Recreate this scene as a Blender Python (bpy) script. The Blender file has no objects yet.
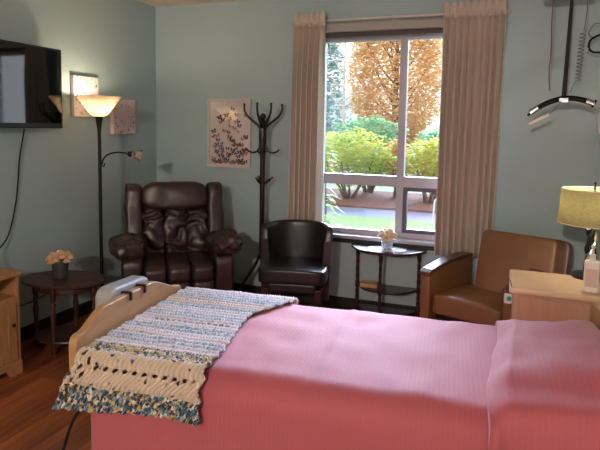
import bpy, math, random
from mathutils import Vector, Matrix, noise
random.seed(7)
PI = math.pi
col = bpy.context.scene.collection
sc = bpy.context.scene
sin, cos = math.sin, math.cos

# ------------------------------------------------------------------ helpers
class MB:
    def __init__(s): s.v, s.f, s.m, s.uv = [], [], [], []
    def add(s, vs, fs, mi=0):
        o = len(s.v); s.v += [tuple(p) for p in vs]
        s.f += [tuple(i + o for i in f) for f in fs]; s.m += [mi] * len(fs)
        return s
    def box(s, c, d, rz=0, mi=0, M=None):
        x, y, z = d[0] / 2, d[1] / 2, d[2] / 2
        vs = [Vector((sx * x, sy * y, sz * z)) for sz in (-1, 1) for sx, sy in ((-1, -1), (1, -1), (1, 1), (-1, 1))]
        R = M if M is not None else Matrix.Rotation(rz, 3, 'Z')
        vs = [R @ p + Vector(c) for p in vs]
        return s.add(vs, [(3, 2, 1, 0), (4, 5, 6, 7), (0, 1, 5, 4), (1, 2, 6, 5), (2, 3, 7, 6), (3, 0, 4, 7)], mi)
    def tube(s, pts, r, n=10, mi=0, cap=True):
        pts = [Vector(p) for p in pts]; k = len(pts)
        rs = r if isinstance(r, (list, tuple)) else [r] * k
        vs, fs = [], []
        t0 = (pts[1] - pts[0]).normalized()
        nrm = t0.orthogonal().normalized()
        for i, p in enumerate(pts):
            t = (pts[min(i + 1, k - 1)] - pts[max(i - 1, 0)]).normalized()
            nrm = (nrm - t * nrm.dot(t))
            nrm = nrm.normalized() if nrm.length > 1e-6 else t.orthogonal().normalized()
            b = t.cross(nrm)
            for j in range(n):
                a = 2 * PI * j / n
                vs.append(p + (nrm * cos(a) + b * sin(a)) * rs[i])
        for i in range(k - 1):
            for j in range(n):
                j2 = (j + 1) % n
                fs.append((i * n + j, i * n + j2, (i + 1) * n + j2, (i + 1) * n + j))
        if cap:
            fs.append(tuple(range(n))[::-1]); fs.append(tuple(range((k - 1) * n, k * n)))
        return s.add(vs, fs, mi)
    def lathe(s, prof, c=(0, 0, 0), n=28, mi=0, sx=1, sy=1, fn=None, cap=True):
        vs, fs = [], []; k = len(prof)
        for r, z in prof:
            for j in range(n):
                a = 2 * PI * j / n; q = fn(a, z) if fn else 1
                vs.append((c[0] + r * q * sx * cos(a), c[1] + r * q * sy * sin(a), c[2] + z))
        for i in range(k - 1):
            for j in range(n):
                j2 = (j + 1) % n
                fs.append((i * n + j, i * n + j2, (i + 1) * n + j2, (i + 1) * n + j))
        if cap and prof[0][0] > 1e-5: fs.append(tuple(range(n))[::-1])
        if cap and prof[-1][0] > 1e-5: fs.append(tuple(range((k - 1) * n, k * n)))
        return s.add(vs, fs, mi)
    def prism(s, poly, z0, z1, M=None, mi=0):
        n = len(poly)
        vs = [Vector((x, y, z)) for z in (z0, z1) for x, y in poly]
        if M is not None: vs = [M @ p for p in vs]
        fs = [tuple(range(n))[::-1], tuple(range(n, 2 * n))] + [(i, (i + 1) % n, n + (i + 1) % n, n + i) for i in range(n)]
        return s.add(vs, fs, mi)
    def sell(s, c, d, e1=.4, e2=.4, nu=36, nv=24, M=None, fn=None, mi=0):
        """super-ellipsoid cushion; fn(p)->offset on the unit shape"""
        pw = lambda x, e: math.copysign(abs(x) ** e, x)
        def quarter(n, e):
            A = [PI / 2 * k / n for k in range(n + 1)]
            if e < .75:
                A += [math.asin((k / n) ** (1 / e)) for k in range(1, n)] + [math.acos((k / n) ** (1 / e)) for k in range(1, n)]
            A.sort(); out = [0]
            for a in A:
                if a - out[-1] > .006: out.append(a)
            if PI / 2 - out[-1] < .006: out[-1] = PI / 2
            else: out.append(PI / 2)
            return out
        q = quarter(max(2, nv // 2), e1); las = [-a for a in q[::-1]] + q[1:]
        q = quarter(max(2, nu // 4), e2); los = q[:-1] + [PI - a for a in q[::-1]][:-1] + [PI + a for a in q[:-1]] + [2 * PI - a for a in q[::-1]][:-1]
        vs, fs = [], []; nu, nv = len(los), len(las) - 1
        for la in las:
            for lo in los:
                p = Vector((pw(cos(la), e1) * pw(cos(lo), e2) * d[0] / 2, pw(cos(la), e1) * pw(sin(lo), e2) * d[1] / 2, pw(sin(la), e1) * d[2] / 2))
                if fn: p = p + fn(p)
                if M is not None: p = M @ p
                vs.append(p + Vector(c))
        for i in range(nv):
            for j in range(nu):
                j2 = (j + 1) % nu
                fs.append((i * nu + j, i * nu + j2, (i + 1) * nu + j2, (i + 1) * nu + j))
        return s.add(vs, fs, mi)
    def grid(s, rows, mi=0, keep=None, uvs=None):
        k, n = len(rows), len(rows[0])
        vs = [p for r in rows for p in r]
        fs = []
        for i in range(k - 1):
            for j in range(n - 1):
                if keep is None or keep(i, j): fs.append((i * n + j, i * n + j + 1, (i + 1) * n + j + 1, (i + 1) * n + j))
        if uvs: s.uv = uvs
        return s.add(vs, fs, mi)
    def build(s, name, mats, parent=None, smooth=False, bevel=0, seg=2, solid=0, angle=35, sub=0, weld=0):
        me = bpy.data.meshes.new(name); me.from_pydata(s.v, [], s.f)
        for m in (mats if isinstance(mats, (list, tuple)) else [mats]): me.materials.append(m)
        me.polygons.foreach_set('material_index', s.m)
        if s.uv:
            uvl = me.uv_layers.new(name='UVMap')
            for lp in me.loops: uvl.data[lp.index].uv = s.uv[lp.vertex_index]
        if smooth:
            me.polygons.foreach_set('use_smooth', [True] * len(me.polygons))
            if smooth != 'all': me.set_sharp_from_angle(angle=math.radians(angle))
        me.update()
        o = bpy.data.objects.new(name, me); col.objects.link(o)
        if parent: o.parent = parent
        if solid:
            md = o.modifiers.new('s', 'SOLIDIFY'); md.thickness = solid; md.offset = 0
        if sub:
            md = o.modifiers.new('d', 'SUBSURF'); md.levels = sub; md.render_levels = sub
        if bevel:
            md = o.modifiers.new('b', 'BEVEL'); md.width = bevel; md.segments = seg; md.limit_method = 'ANGLE'; md.angle_limit = math.radians(40)
        return o

def thing(name, label, cat, loc=(0, 0, 0), rz=0, group=None):
    o = bpy.data.objects.new(name, None); col.objects.link(o); o.empty_display_size = .1
    o.location = loc; o.rotation_euler = (0, 0, rz)
    return tag(o, label, cat, group)
def tag(o, label, cat, group=None):
    o['label'] = label; o['category'] = cat
    if group: o['group'] = group
    return o
def struct(o): o['kind'] = 'structure'; return o
def lab(o, t): o['label'] = t; return o

def srgb(h):
    if isinstance(h, str):
        h = h.lstrip('#'); c = [int(h[i:i + 2], 16) / 255 for i in (0, 2, 4)]
    else: c = h
    return tuple(x / 12.92 if x <= .04045 else ((x + .055) / 1.055) ** 2.4 for x in c) + (1,)
def N(nt, t, **kw):
    n = nt.nodes.new(t)
    for k, v in kw.items(): setattr(n, k, v)
    return n
def mat(name, c, rough=.5, metal=0, c2=None, ns=8, nd=3, stretch=(1, 1, 1), bump=0, bs=40, bd=.01, spec=.5, coat=0, sheen=0, coord='Object', alpha=None, trans=0):
    m = bpy.data.materials.new(name); m.use_nodes = True
    nt = m.node_tree; b = nt.nodes['Principled BSDF']
    b.inputs['Roughness'].default_value = rough; b.inputs['Metallic'].default_value = metal
    b.inputs['Specular IOR Level'].default_value = spec; b.inputs['Coat Weight'].default_value = coat
    b.inputs['Sheen Weight'].default_value = sheen; b.inputs['Transmission Weight'].default_value = trans
    b.inputs['Base Color'].default_value = srgb(c)
    tc = N(nt, 'ShaderNodeTexCoord'); mp = N(nt, 'ShaderNodeMapping'); mp.inputs['Scale'].default_value = stretch
    nt.links.new(tc.outputs[coord], mp.inputs[0])
    nz = N(nt, 'ShaderNodeTexNoise'); nz.inputs['Scale'].default_value = ns; nz.inputs['Detail'].default_value = nd
    nt.links.new(mp.outputs[0], nz.inputs[0])
    cr = N(nt, 'ShaderNodeValToRGB')
    cr.color_ramp.elements[0].position = .3; cr.color_ramp.elements[1].position = .7
    a = srgb(c); d = srgb(c2) if c2 else tuple(x * .9 for x in a[:3]) + (1,)
    cr.color_ramp.elements[0].color = a; cr.color_ramp.elements[1].color = d
    nt.links.new(nz.outputs[0], cr.inputs[0]); nt.links.new(cr.outputs[0], b.inputs['Base Color'])
    if bump:
        n2 = N(nt, 'ShaderNodeTexNoise'); n2.inputs['Scale'].default_value = bs; n2.inputs['Detail'].default_value = 4
        nt.links.new(mp.outputs[0], n2.inputs[0])
        bp = N(nt, 'ShaderNodeBump'); bp.inputs['Strength'].default_value = bump; bp.inputs['Distance'].default_value = bd
        nt.links.new(n2.outputs[0], bp.inputs['Height']); nt.links.new(bp.outputs[0], b.inputs['Normal'])
    return m
def glow(name, c, st):
    m = bpy.data.materials.new(name); m.use_nodes = True; b = m.node_tree.nodes['Principled BSDF']
    b.inputs['Base Color'].default_value = srgb(c); b.inputs['Emission Color'].default_value = srgb(c); b.inputs['Emission Strength'].default_value = st
    return m
def translucent(name, c, f=.5, rough=.6, ns=30, c2=None, stretch=(1, 1, 1), clear=0):
    m = bpy.data.materials.new(name); m.use_nodes = True; nt = m.node_tree; nt.nodes.clear()
    out = N(nt, 'ShaderNodeOutputMaterial'); mx = N(nt, 'ShaderNodeMixShader'); mx.inputs[0].default_value = f
    d = N(nt, 'ShaderNodeBsdfPrincipled'); d.inputs['Roughness'].default_value = rough
    t = N(nt, 'ShaderNodeBsdfTranslucent')
    tc = N(nt, 'ShaderNodeTexCoord'); mp = N(nt, 'ShaderNodeMapping'); mp.inputs['Scale'].default_value = stretch
    nz = N(nt, 'ShaderNodeTexNoise'); nz.inputs['Scale'].default_value = ns; nz.inputs['Detail'].default_value = 3
    cr = N(nt, 'ShaderNodeValToRGB'); cr.color_ramp.elements[0].position = .35; cr.color_ramp.elements[1].position = .65
    cr.color_ramp.elements[0].color = srgb(c); cr.color_ramp.elements[1].color = srgb(c2 or c)
    L = nt.links.new
    L(tc.outputs['Object'], mp.inputs[0]); L(mp.outputs[0], nz.inputs[0]); L(nz.outputs[0], cr.inputs[0])
    L(cr.outputs[0], d.inputs['Base Color']); L(cr.outputs[0], t.inputs[0])
    L(d.outputs[0], mx.inputs[1]); L(t.outputs[0], mx.inputs[2])
    if clear:
        tp = N(nt, 'ShaderNodeBsdfTransparent'); m2 = N(nt, 'ShaderNodeMixShader'); m2.inputs[0].default_value = clear
        L(mx.outputs[0], m2.inputs[1]); L(tp.outputs[0], m2.inputs[2]); L(m2.outputs[0], out.inputs[0])
    else: L(mx.outputs[0], out.inputs[0])
    return m
def glass(name, tint='#ffffff', refl=.06, rough=.0):
    m = bpy.data.materials.new(name); m.use_nodes = True; nt = m.node_tree; nt.nodes.clear()
    out = N(nt, 'ShaderNodeOutputMaterial'); mx = N(nt, 'ShaderNodeMixShader')
    t = N(nt, 'ShaderNodeBsdfTransparent'); t.inputs[0].default_value = srgb(tint)
    g = N(nt, 'ShaderNodeBsdfGlossy'); g.inputs['Roughness'].default_value = rough
    lw = N(nt, 'ShaderNodeLayerWeight'); lw.inputs[0].default_value = .5
    pw_ = N(nt, 'ShaderNodeMath', operation='POWER'); pw_.inputs[1].default_value = 5; fr = N(nt, 'ShaderNodeMath', operation='MULTIPLY_ADD'); fr.inputs[1].default_value = .9; fr.inputs[2].default_value = refl
    nt.links.new(lw.outputs['Facing'], pw_.inputs[0]); nt.links.new(pw_.outputs[0], fr.inputs[0])
    nt.links.new(fr.outputs[0], mx.inputs[0]); nt.links.new(t.outputs[0], mx.inputs[1]); nt.links.new(g.outputs[0], mx.inputs[2])
    nt.links.new(mx.outputs[0], out.inputs[0]); return m

# ------------------------------------------------------------------ materials
M_wall = mat('wall_paint', '#a6bbbe', .55, c2='#a2b7ba', ns=3, bump=.08, bs=180, bd=.002)
M_ceil = mat('ceiling_paint', '#e8d6c4', .9)
M_dark = mat('dark_base', '#1b1716', .5)
M_white = mat('white_paint', '#c9c3c8', .4, c2='#c3bdc4')
M_winf = mat('window_vinyl', '#b4adb8', .4, c2='#aea7b2')
M_recshade = mat('recess_shade', '#4b3f3c', .6)  # shadow at the window head, put into the colour
M_sash = mat('dark_sash', '#55505e', .4)
M_pane = glass('window_glass')
M_rail = mat('rail_grey', '#a9a09c', .5)
M_metal = mat('chrome', '#c8c8c8', .25, 1)
M_black = mat('black_plastic', '#101012', .4)
M_blackmetal = mat('black_metal', '#15110f', .38, .3)
M_rubber = mat('black_rubber', '#0b0b0c', .7, spec=.3)
M_recl = mat('dark_brown_leather', '#36241f', .38, c2='#281a17', ns=5, bump=.25, bs=120, bd=.003, spec=.6)
M_tub = mat('black_leather', '#262124', .34, c2='#1d191b', ns=6, bump=.15, bs=200, bd=.002)
M_vinyl = mat('tan_vinyl', '#815b3c', .4, c2='#785233', ns=5, bump=.08, bs=250, bd=.001)
M_vinyld = mat('brown_cap', '#5d3b2b', .35, c2='#50311f', ns=6)
M_mahog = mat('mahogany', '#3c1d18', .3, c2='#2a1311', ns=6, stretch=(2, 12, 12), coat=.25)
M_oldwood = mat('dark_walnut', '#4a261c', .4, c2='#33180f', ns=5, stretch=(3, 14, 14))
M_pine = mat('pine_wood', '#b5855a', .45, c2='#9c6f48', ns=4, stretch=(18, 2.5, 2.5))
M_pinedoor = mat('pine_wood_vertical', '#b5875c', .45, c2='#9b6f4a', ns=4, stretch=(14, 14, 2))
M_maple = mat('maple_laminate', '#dcbc98', .4, c2='#d2ae88', ns=4, stretch=(3, 16, 16))
M_maplev = mat('maple_side', '#c0937c', .45, c2='#b58670', ns=3, stretch=(12, 12, 1.5))
M_foot = mat('maple_footboard', '#c1956a', .42, c2='#b3875a', ns=4, stretch=(14, 2, 14))
M_greyplast = mat('pale_grey_plastic', '#aeb0b4', .4)
M_screen = mat('tv_screen', '#050507', .04, spec=1)
M_pot = mat('grey_pot', '#3f3c3c', .55)
M_peach = mat('peach_petal', '#e8c3a0', .6, c2='#d9a27a', ns=30, sheen=.2)
M_yellowp = mat('yellow_petal', '#e2c68a', .6, c2='#d8a05e', ns=30)
M_cream = mat('cream_petal', '#efdcc0', .65, c2='#e2c9a4', ns=40)
M_leaf = mat('leaf_green', '#3e5a2d', .5)
M_doily = mat('doily_lace', '#e6e4ea', .8, c2='#d8d6de', ns=60)
M_china = mat('blue_white_china', '#e2e6f0', .25, c2='#8fa3d0', ns=55)
M_book = mat('tan_book', '#c9a774', .6, c2='#bb965f')
M_pages = mat('pages', '#d9cdb4', .8)
M_rack = mat('dark_rack', '#1e1715', .35, c2='#15100e', coat=.2)
M_brass = mat('brass_tip', '#8a6534', .35, .6)
M_art = mat('canvas_print', '#d9cdca', .7, c2='#d0c3c3', ns=6)
M_cedge = mat('canvas_edge', '#cdb9ad', .8)
M_frame = mat('white_frame', '#d5cac4', .4)
M_print = mat('print_paper', '#dfd3cd', .7, c2='#dacdc7', ns=3)
B_cols = [mat('butterfly_' + n, c, .7) for n, c in (('navy', '#2e3358'), ('maroon', '#6e2530'), ('orange', '#b5603a'), ('violet', '#6c5a80'), ('brown', '#5a3a30'), ('rose', '#b07a78'))]
M_cloth = mat('white_cloth', '#dcd6da', .85, c2='#cfc9cf', ns=12)
M_bottle = mat('white_bottle', '#eee6de', .35)
M_label = mat('pink_label', '#d9b9ad', .5)
M_green = mat('green_button', '#1f9a52', .35)
M_red = mat('red_cord', '#8d4a4a', .6)
M_coil = mat('grey_coil', '#6e7476', .5)
M_tagm = mat('cream_tag', '#d8d2bf', .5)
M_strap = mat('black_webbing', '#0d0d10', .7)
M_cup = glass('cup_glass', '#e6f2f4')

def curtain_mat():
    m = mat('curtain_fabric', '#cdbfb3', .85, c2='#c3b4a7', ns=60, stretch=(3, 3, 1), bump=.15, bs=400, bd=.001, sheen=.2)
    return m
M_cur = curtain_mat()

def floor_mat():
    m = bpy.data.materials.new('plank_floor'); m.use_nodes = True; nt = m.node_tree; b = nt.nodes['Principled BSDF']; L = nt.links.new
    tc = N(nt, 'ShaderNodeTexCoord'); mp = N(nt, 'ShaderNodeMapping'); mp.inputs['Rotation'].default_value = (0, 0, PI / 2)
    L(tc.outputs['Object'], mp.inputs[0])
    br = N(nt, 'ShaderNodeTexBrick'); br.offset = .37
    br.inputs['Scale'].default_value = 1; br.inputs['Brick Width'].default_value = 1.2; br.inputs['Row Height'].default_value = .12
    br.inputs['Mortar Size'].default_value = .0015; br.inputs['Bias'].default_value = 0
    br.inputs['Color1'].default_value = (0, 0, 0, 1); br.inputs['Color2'].default_value = (1, 1, 1, 1); br.inputs['Mortar'].default_value = (.1, .1, .1, 1)
    L(mp.outputs[0], br.inputs[0])
    m2 = N(nt, 'ShaderNodeMapping'); m2.inputs['Scale'].default_value = (22, 1.6, 1); L(tc.outputs['Object'], m2.inputs[0])
    ad = N(nt, 'ShaderNodeVectorMath', operation='ADD'); L(m2.outputs[0], ad.inputs[0])
    sc_ = N(nt, 'ShaderNodeVectorMath', operation='SCALE'); sc_.inputs['Scale'].default_value = 13; L(br.outputs[0], sc_.inputs[0]); L(sc_.outputs[0], ad.inputs[1])
    nz = N(nt, 'ShaderNodeTexNoise'); nz.inputs['Scale'].default_value = 1.3; nz.inputs['Detail'].default_value = 6; nz.inputs['Roughness'].default_value = .65
    L(ad.outputs[0], nz.inputs[0])
    mx = N(nt, 'ShaderNodeMath', operation='MULTIPLY_ADD'); mx.inputs[1].default_value = .22; L(br.outputs[0], mx.inputs[0]); L(nz.outputs[0], mx.inputs[2])
    cr = N(nt, 'ShaderNodeValToRGB'); e = cr.color_ramp.elements
    e[0].position = .3; e[0].color = srgb('#3c1c10'); e[1].position = .85; e[1].color = srgb('#b0683a')
    x = e.new(.55); x.color = srgb('#7c4224')
    L(mx.outputs[0], cr.inputs[0])
    mm = N(nt, 'ShaderNodeMix', data_type='RGBA'); mm.inputs['B'].default_value = srgb('#1c0d08')
    L(br.outputs['Fac'], mm.inputs['Factor']); L(cr.outputs[0], mm.inputs['A']); L(mm.outputs['Result'], b.inputs['Base Color'])
    b.inputs['Roughness'].default_value = .32
    bp = N(nt, 'ShaderNodeBump'); bp.inputs['Strength'].default_value = .15; bp.inputs['Distance'].default_value = .003; L(nz.outputs[0], bp.inputs['Height']); L(bp.outputs[0], b.inputs['Normal'])
    return m

def spread_mat(name, q=.012, waves=True):
    """pink woven bedspread: small waffle cells and a larger woven diamond, both from the cloth's own UV"""
    m = bpy.data.materials.new(name); m.use_nodes = True; nt = m.node_tree; b = nt.nodes['Principled BSDF']; L = nt.links.new
    uv = N(nt, 'ShaderNodeUVMap'); sp = N(nt, 'ShaderNodeSeparateXYZ'); L(uv.outputs[0], sp.inputs[0])
    def wv(src, k, ph=0):
        a = N(nt, 'ShaderNodeMath', operation='MULTIPLY_ADD'); a.inputs[1].default_value = 2 * PI / k; a.inputs[2].default_value = ph; L(src, a.inputs[0])
        s = N(nt, 'ShaderNodeMath', operation='SINE'); L(a.outputs[0], s.inputs[0]); return s.outputs[0]
    def op(o, x, y):
        n = N(nt, 'ShaderNodeMath', operation=o)
        for i, k in enumerate((x, y)):
            if isinstance(k, (int, float)): n.inputs[i].default_value = k
            else: L(k, n.inputs[i])
        return n.outputs[0]
    X, Y = sp.outputs[0], sp.outputs[1]
    fine = op('MULTIPLY', wv(X, q * .8), op('MULTIPLY_ADD', op('GREATER_THAN', op('MULTIPLY', wv(X, .1), wv(Y, .1)), 0.0), .6))
    fine.node.inputs[1].links[0].from_node.inputs[2].default_value = .4
    big = op('MULTIPLY', wv(op('ADD', X, Y), .13), wv(op('SUBTRACT', X, Y), .13))
    nz = N(nt, 'ShaderNodeTexNoise'); nz.inputs['Scale'].default_value = 9; nz.inputs['Detail'].default_value = 3
    h = op('ADD', op('MULTIPLY', fine, .3), op('ADD', op('MULTIPLY', op('GREATER_THAN', big, .05), .35), op('MULTIPLY', nz.outputs[0], 1.2)))
    L(uv.outputs[0], nz.inputs[0])
    cr = N(nt, 'ShaderNodeValToRGB'); cr.color_ramp.elements[0].color = srgb('#ac515c'); cr.color_ramp.elements[1].color = srgb('#b65d67')
    L(op('MULTIPLY_ADD', fine, .12), cr.inputs[0]); 
    cr.inputs[0].links[0].from_node.inputs[2].default_value = .5
    L(cr.outputs[0], b.inputs['Base Color'])
    bp = N(nt, 'ShaderNodeBump'); bp.inputs['Strength'].default_value = .3; bp.inputs['Distance'].default_value = .003
    L(h, bp.inputs['Height']); L(bp.outputs[0], b.inputs['Normal'])
    b.inputs['Roughness'].default_value = .75; b.inputs['Sheen Weight'].default_value = .25
    return m

def throw_mat():
    """crochet yarn: colour rows along UV.y (distance from the hem), variegated yarn speckle"""
    m = bpy.data.materials.new('crochet_yarn'); m.use_nodes = True; nt = m.node_tree; b = nt.nodes['Principled BSDF']; L = nt.links.new
    uv = N(nt, 'ShaderNodeUVMap'); sp = N(nt, 'ShaderNodeSeparateXYZ'); L(uv.outputs[0], sp.inputs[0])
    nz0 = N(nt, 'ShaderNodeTexNoise'); nz0.inputs['Scale'].default_value = 30; L(uv.outputs[0], nz0.inputs[0])
    yy = N(nt, 'ShaderNodeMath', operation='MULTIPLY_ADD'); yy.inputs[1].default_value = .02; L(nz0.outputs[0], yy.inputs[0]); L(sp.outputs[1], yy.inputs[2])
    sc1 = N(nt, 'ShaderNodeMath', operation='MULTIPLY'); sc1.inputs[1].default_value = 1 / 1.3; L(yy.outputs[0], sc1.inputs[0])
    def ramp(stops):
        cr = N(nt, 'ShaderNodeValToRGB'); cr.color_ramp.interpolation = 'CONSTANT'; e = cr.color_ramp.elements
        e[0].position = 0; e[0].color = stops[0][1]
        while len(e) > 1: e.remove(e[-1])
        for p, c in stops[1:]: x = e.new(p / 1.3); x.color = c
        L(sc1.outputs[0], cr.inputs[0]); return cr.outputs[0]
    C = '#d2bfab'; W = '#d4cbd0'; G = '#bfa878'; P = '#b9c3d2'
    base = ramp([(0, srgb('#27384a')), (.088, srgb(C)), (.215, srgb(G)), (.285, srgb(W)), (.335, srgb(P)), (.40, srgb(W)), (.49, srgb(P)), (.55, srgb(W)), (.66, srgb(P)), (.72, srgb(W)), (.80, srgb(P)), (.86, srgb('#cdbfb5')), (.95, srgb(P)), (1.02, srgb(W))])
    k = lambda v: (v, v, v, 1)
    amt = ramp([(0, k(.9)), (.088, k(.04)), (.215, k(.6)), (.285, k(.04)), (.335, k(.55)), (.40, k(.05)), (.49, k(.5)), (.55, k(.05)), (.66, k(.5)), (.72, k(.05)), (.80, k(.5)), (.86, k(.05)), (.95, k(.5)), (1.02, k(.04))])
    mp = N(nt, 'ShaderNodeMapping'); mp.inputs['Scale'].default_value = (150, 95, 1); L(uv.outputs[0], mp.inputs[0])
    vo = N(nt, 'ShaderNodeTexVoronoi'); vo.inputs['Scale'].default_value = 1; L(mp.outputs[0], vo.inputs[0])
    sx = N(nt, 'ShaderNodeSeparateColor'); L(vo.outputs['Color'], sx.inputs[0])
    sprk = N(nt, 'ShaderNodeValToRGB'); sprk.color_ramp.interpolation = 'CONSTANT'; e = sprk.color_ramp.elements
    e[0].color = srgb('#1d3145'); e[1].position = .28; e[1].color = srgb('#3f6a86')
    for p, c in ((.5, '#c9a566'), (.66, '#e0d6c4'), (.8, '#7f9fb5'), (.92, '#8a7a3c')): x = e.new(p); x.color = srgb(c)
    L(sx.outputs[0], sprk.inputs[0])
    lt = N(nt, 'ShaderNodeMath', operation='LESS_THAN'); L(sx.outputs[1], lt.inputs[0]); L(amt, lt.inputs[1])
    mx = N(nt, 'ShaderNodeMix', data_type='RGBA'); L(lt.outputs[0], mx.inputs['Factor']); L(base, mx.inputs['A']); pass
    pal = N(nt, 'ShaderNodeMix', data_type='RGBA'); gt = N(nt, 'ShaderNodeMath', operation='GREATER_THAN'); gt.inputs[1].default_value = .285; L(yy.outputs[0], gt.inputs[0])
    hf = N(nt, 'ShaderNodeMath', operation='MULTIPLY'); hf.inputs[1].default_value = .45; L(gt.outputs[0], hf.inputs[0])
    L(hf.outputs[0], pal.inputs['Factor']); L(sprk.outputs[0], pal.inputs['A']); pal.inputs['B'].default_value = srgb('#c9d0dc'); L(pal.outputs['Result'], mx.inputs['B'])
    L(mx.outputs['Result'], b.inputs['Base Color']); b.inputs['Roughness'].default_value = .9; b.inputs['Sheen Weight'].default_value = .3
    n2 = N(nt, 'ShaderNodeTexNoise'); n2.inputs['Scale'].default_value = 400; L(uv.outputs[0], n2.inputs[0])
    bp = N(nt, 'ShaderNodeBump'); bp.inputs['Strength'].default_value = .4; bp.inputs['Distance'].default_value = .002; L(n2.outputs[0], bp.inputs['Height']); L(bp.outputs[0], b.inputs['Normal'])
    return m
M_floor = floor_mat(); M_spread = spread_mat('pink_waffle_weave', .022); M_fold = spread_mat('pink_cell_weave', .024); M_throw = throw_mat()

# ------------------------------------------------------------------ room shell
WL, WR, WB, WF, CH = -3.065, 1.9, 4.3, -3.8, 2.56
T = .2
def slab(name, boxes, m, parent=None, bevel=0):
    mb = MB()
    for lo, hi in boxes:
        mb.box([(a + b) / 2 for a, b in zip(lo, hi)], [b - a for a, b in zip(lo, hi)])
    return mb.build(name, m, parent, bevel=bevel)
struct(slab('floor', [((WL - T, WF - T, -.1), (WR + T, WB + T, 0))], M_floor))
struct(slab('ceiling', [((WL - T, WF - T, CH), (WR + T, WB + T, CH + .1))], M_ceil))
struct(slab('wall_left', [((WL - T, WF - T, 0), (WL, WB + T, CH))], M_wall))
struct(slab('wall_right', [((WR, WF - T, 0), (WR + T, WB + T, CH))], M_wall))
struct(slab('wall_front', [((WL, WF - T, 0), (WR, WF, CH))], M_wall))
WX0, WX1, WZ0, WZ1 = -1.48, -.12, .625, 2.25
struct(slab('wall_back', [((WL, WB, 0), (WX0, WB + T, CH)), ((WX1, WB, 0), (WR, WB + T, CH)), ((WX0, WB, 0), (WX1, WB + T, WZ0)), ((WX0, WB, WZ1), (WX1, WB + T, CH))], M_wall))
struct(slab('baseboard_back', [((WL, WB - .014, 0), (WR, WB, .1))], M_dark, bevel=.003))
struct(slab('baseboard_left', [((WL, WF, 0), (WL + .014, WB - .014, .1))], M_dark, bevel=.003))
struct(slab('baseboard_right', [((WR - .014, WF, 0), (WR, WB - .014, .1))], M_dark, bevel=.003))

# window: frame, mullion, transom, dark sliding sash, panes
wy0, wy1 = WB + .05, WB + .11
win = struct(slab('window_1', [((WX0, wy0, WZ0), (WX0 + .03, wy1, WZ1)), ((WX1 - .03, wy0, WZ0), (WX1, wy1, WZ1)), ((WX0 + .03, wy0, WZ0), (WX1 - .03, wy1, WZ0 + .045)), ((WX0 + .03, wy0, WZ1 - .06), (WX1 - .03, wy1, WZ1))], M_winf, bevel=.004))
mx0, mx1 = -.832, -.775
slab('mullion', [((mx0, wy0 - .005, WZ0 + .045), (mx1, wy1, WZ1 - .06))], M_winf, win, .004)
slab('transom', [((WX0 + .03, wy0, 1.035), (mx0, wy1, 1.12)), ((mx1, wy0, 1.035), (WX1 - .03, wy1, 1.12))], M_winf, win, .004)
lab(slab('sash', [((mx1, wy0 + .005, WZ0 + .045), (mx1 + .03, wy1, 1.035)), ((WX1 - .06, wy0 + .005, WZ0 + .045), (WX1 - .03, wy1, 1.035)), ((mx1 + .03, wy0 + .005, WZ0 + .045), (WX1 - .06, wy1, WZ0 + .075)), ((mx1 + .03, wy0 + .005, 1.005), (WX1 - .06, wy1, 1.035))], M_sash, win, .003), 'dark frame of the lower right sliding sash')
for x0, x1, z0, z1 in ((WX0 + .03, mx0, WZ0 + .045, 1.035), (WX0 + .03, mx0, 1.12, WZ1 - .06), (mx1 + .03, WX1 - .06, WZ0 + .075, 1.005), (mx1, WX1 - .03, 1.12, WZ1 - .06)):
    slab('pane', [((x0, wy0 + .028, z0), (x1, wy0 + .032, z1))], M_pane, win)
struct(slab('trim_1', [((WX0 - .02, WB - .035, .598), (WX1 + .02, WB + .05, .627))], M_winf, bevel=.006))
struct(slab('trim_2', [((WX0 - .02, WB - .02, .562), (WX1 + .02, WB, .598))], M_dark, bevel=.003))

# roller blind cassette and curtain rod
o = thing('roller_blind', 'rolled-up pale roller blind cassette across the top of the window', 'blind', (-.8, WB, 2.25))
mb = MB(); mb.box((0, -.03, .035), (1.32, .058, .07)); mb.build('cassette', M_rail, o, bevel=.012, seg=3)
mb = MB(); mb.box((0, -.035, -.02), (1.26, .016, .036)); lab(mb.build('recess_shade_bar', M_recshade, o, bevel=.004), 'dark bar under the blind, coloured as the shadow of the window recess')  # dark strip stands in for shade at the top of the window recess
rod = thing('curtain_rod', 'pale curtain rod running above the window between the curtains', 'curtain rod', (-.9, WB - .045, 2.345))
mb = MB(); mb.tube([(-.82, 0, 0), (.86, 0, 0)], .011, 12); mb.build('pole', M_frame, rod, True)
for x in (-.80, .02, .84):
    mb = MB(); mb.tube([(x, .005, 0), (x, .044, 0)], .006, 8); mb.box((x, .041, 0), (.03, .008, .05)); mb.build('bracket', M_frame, rod, True)

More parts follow.
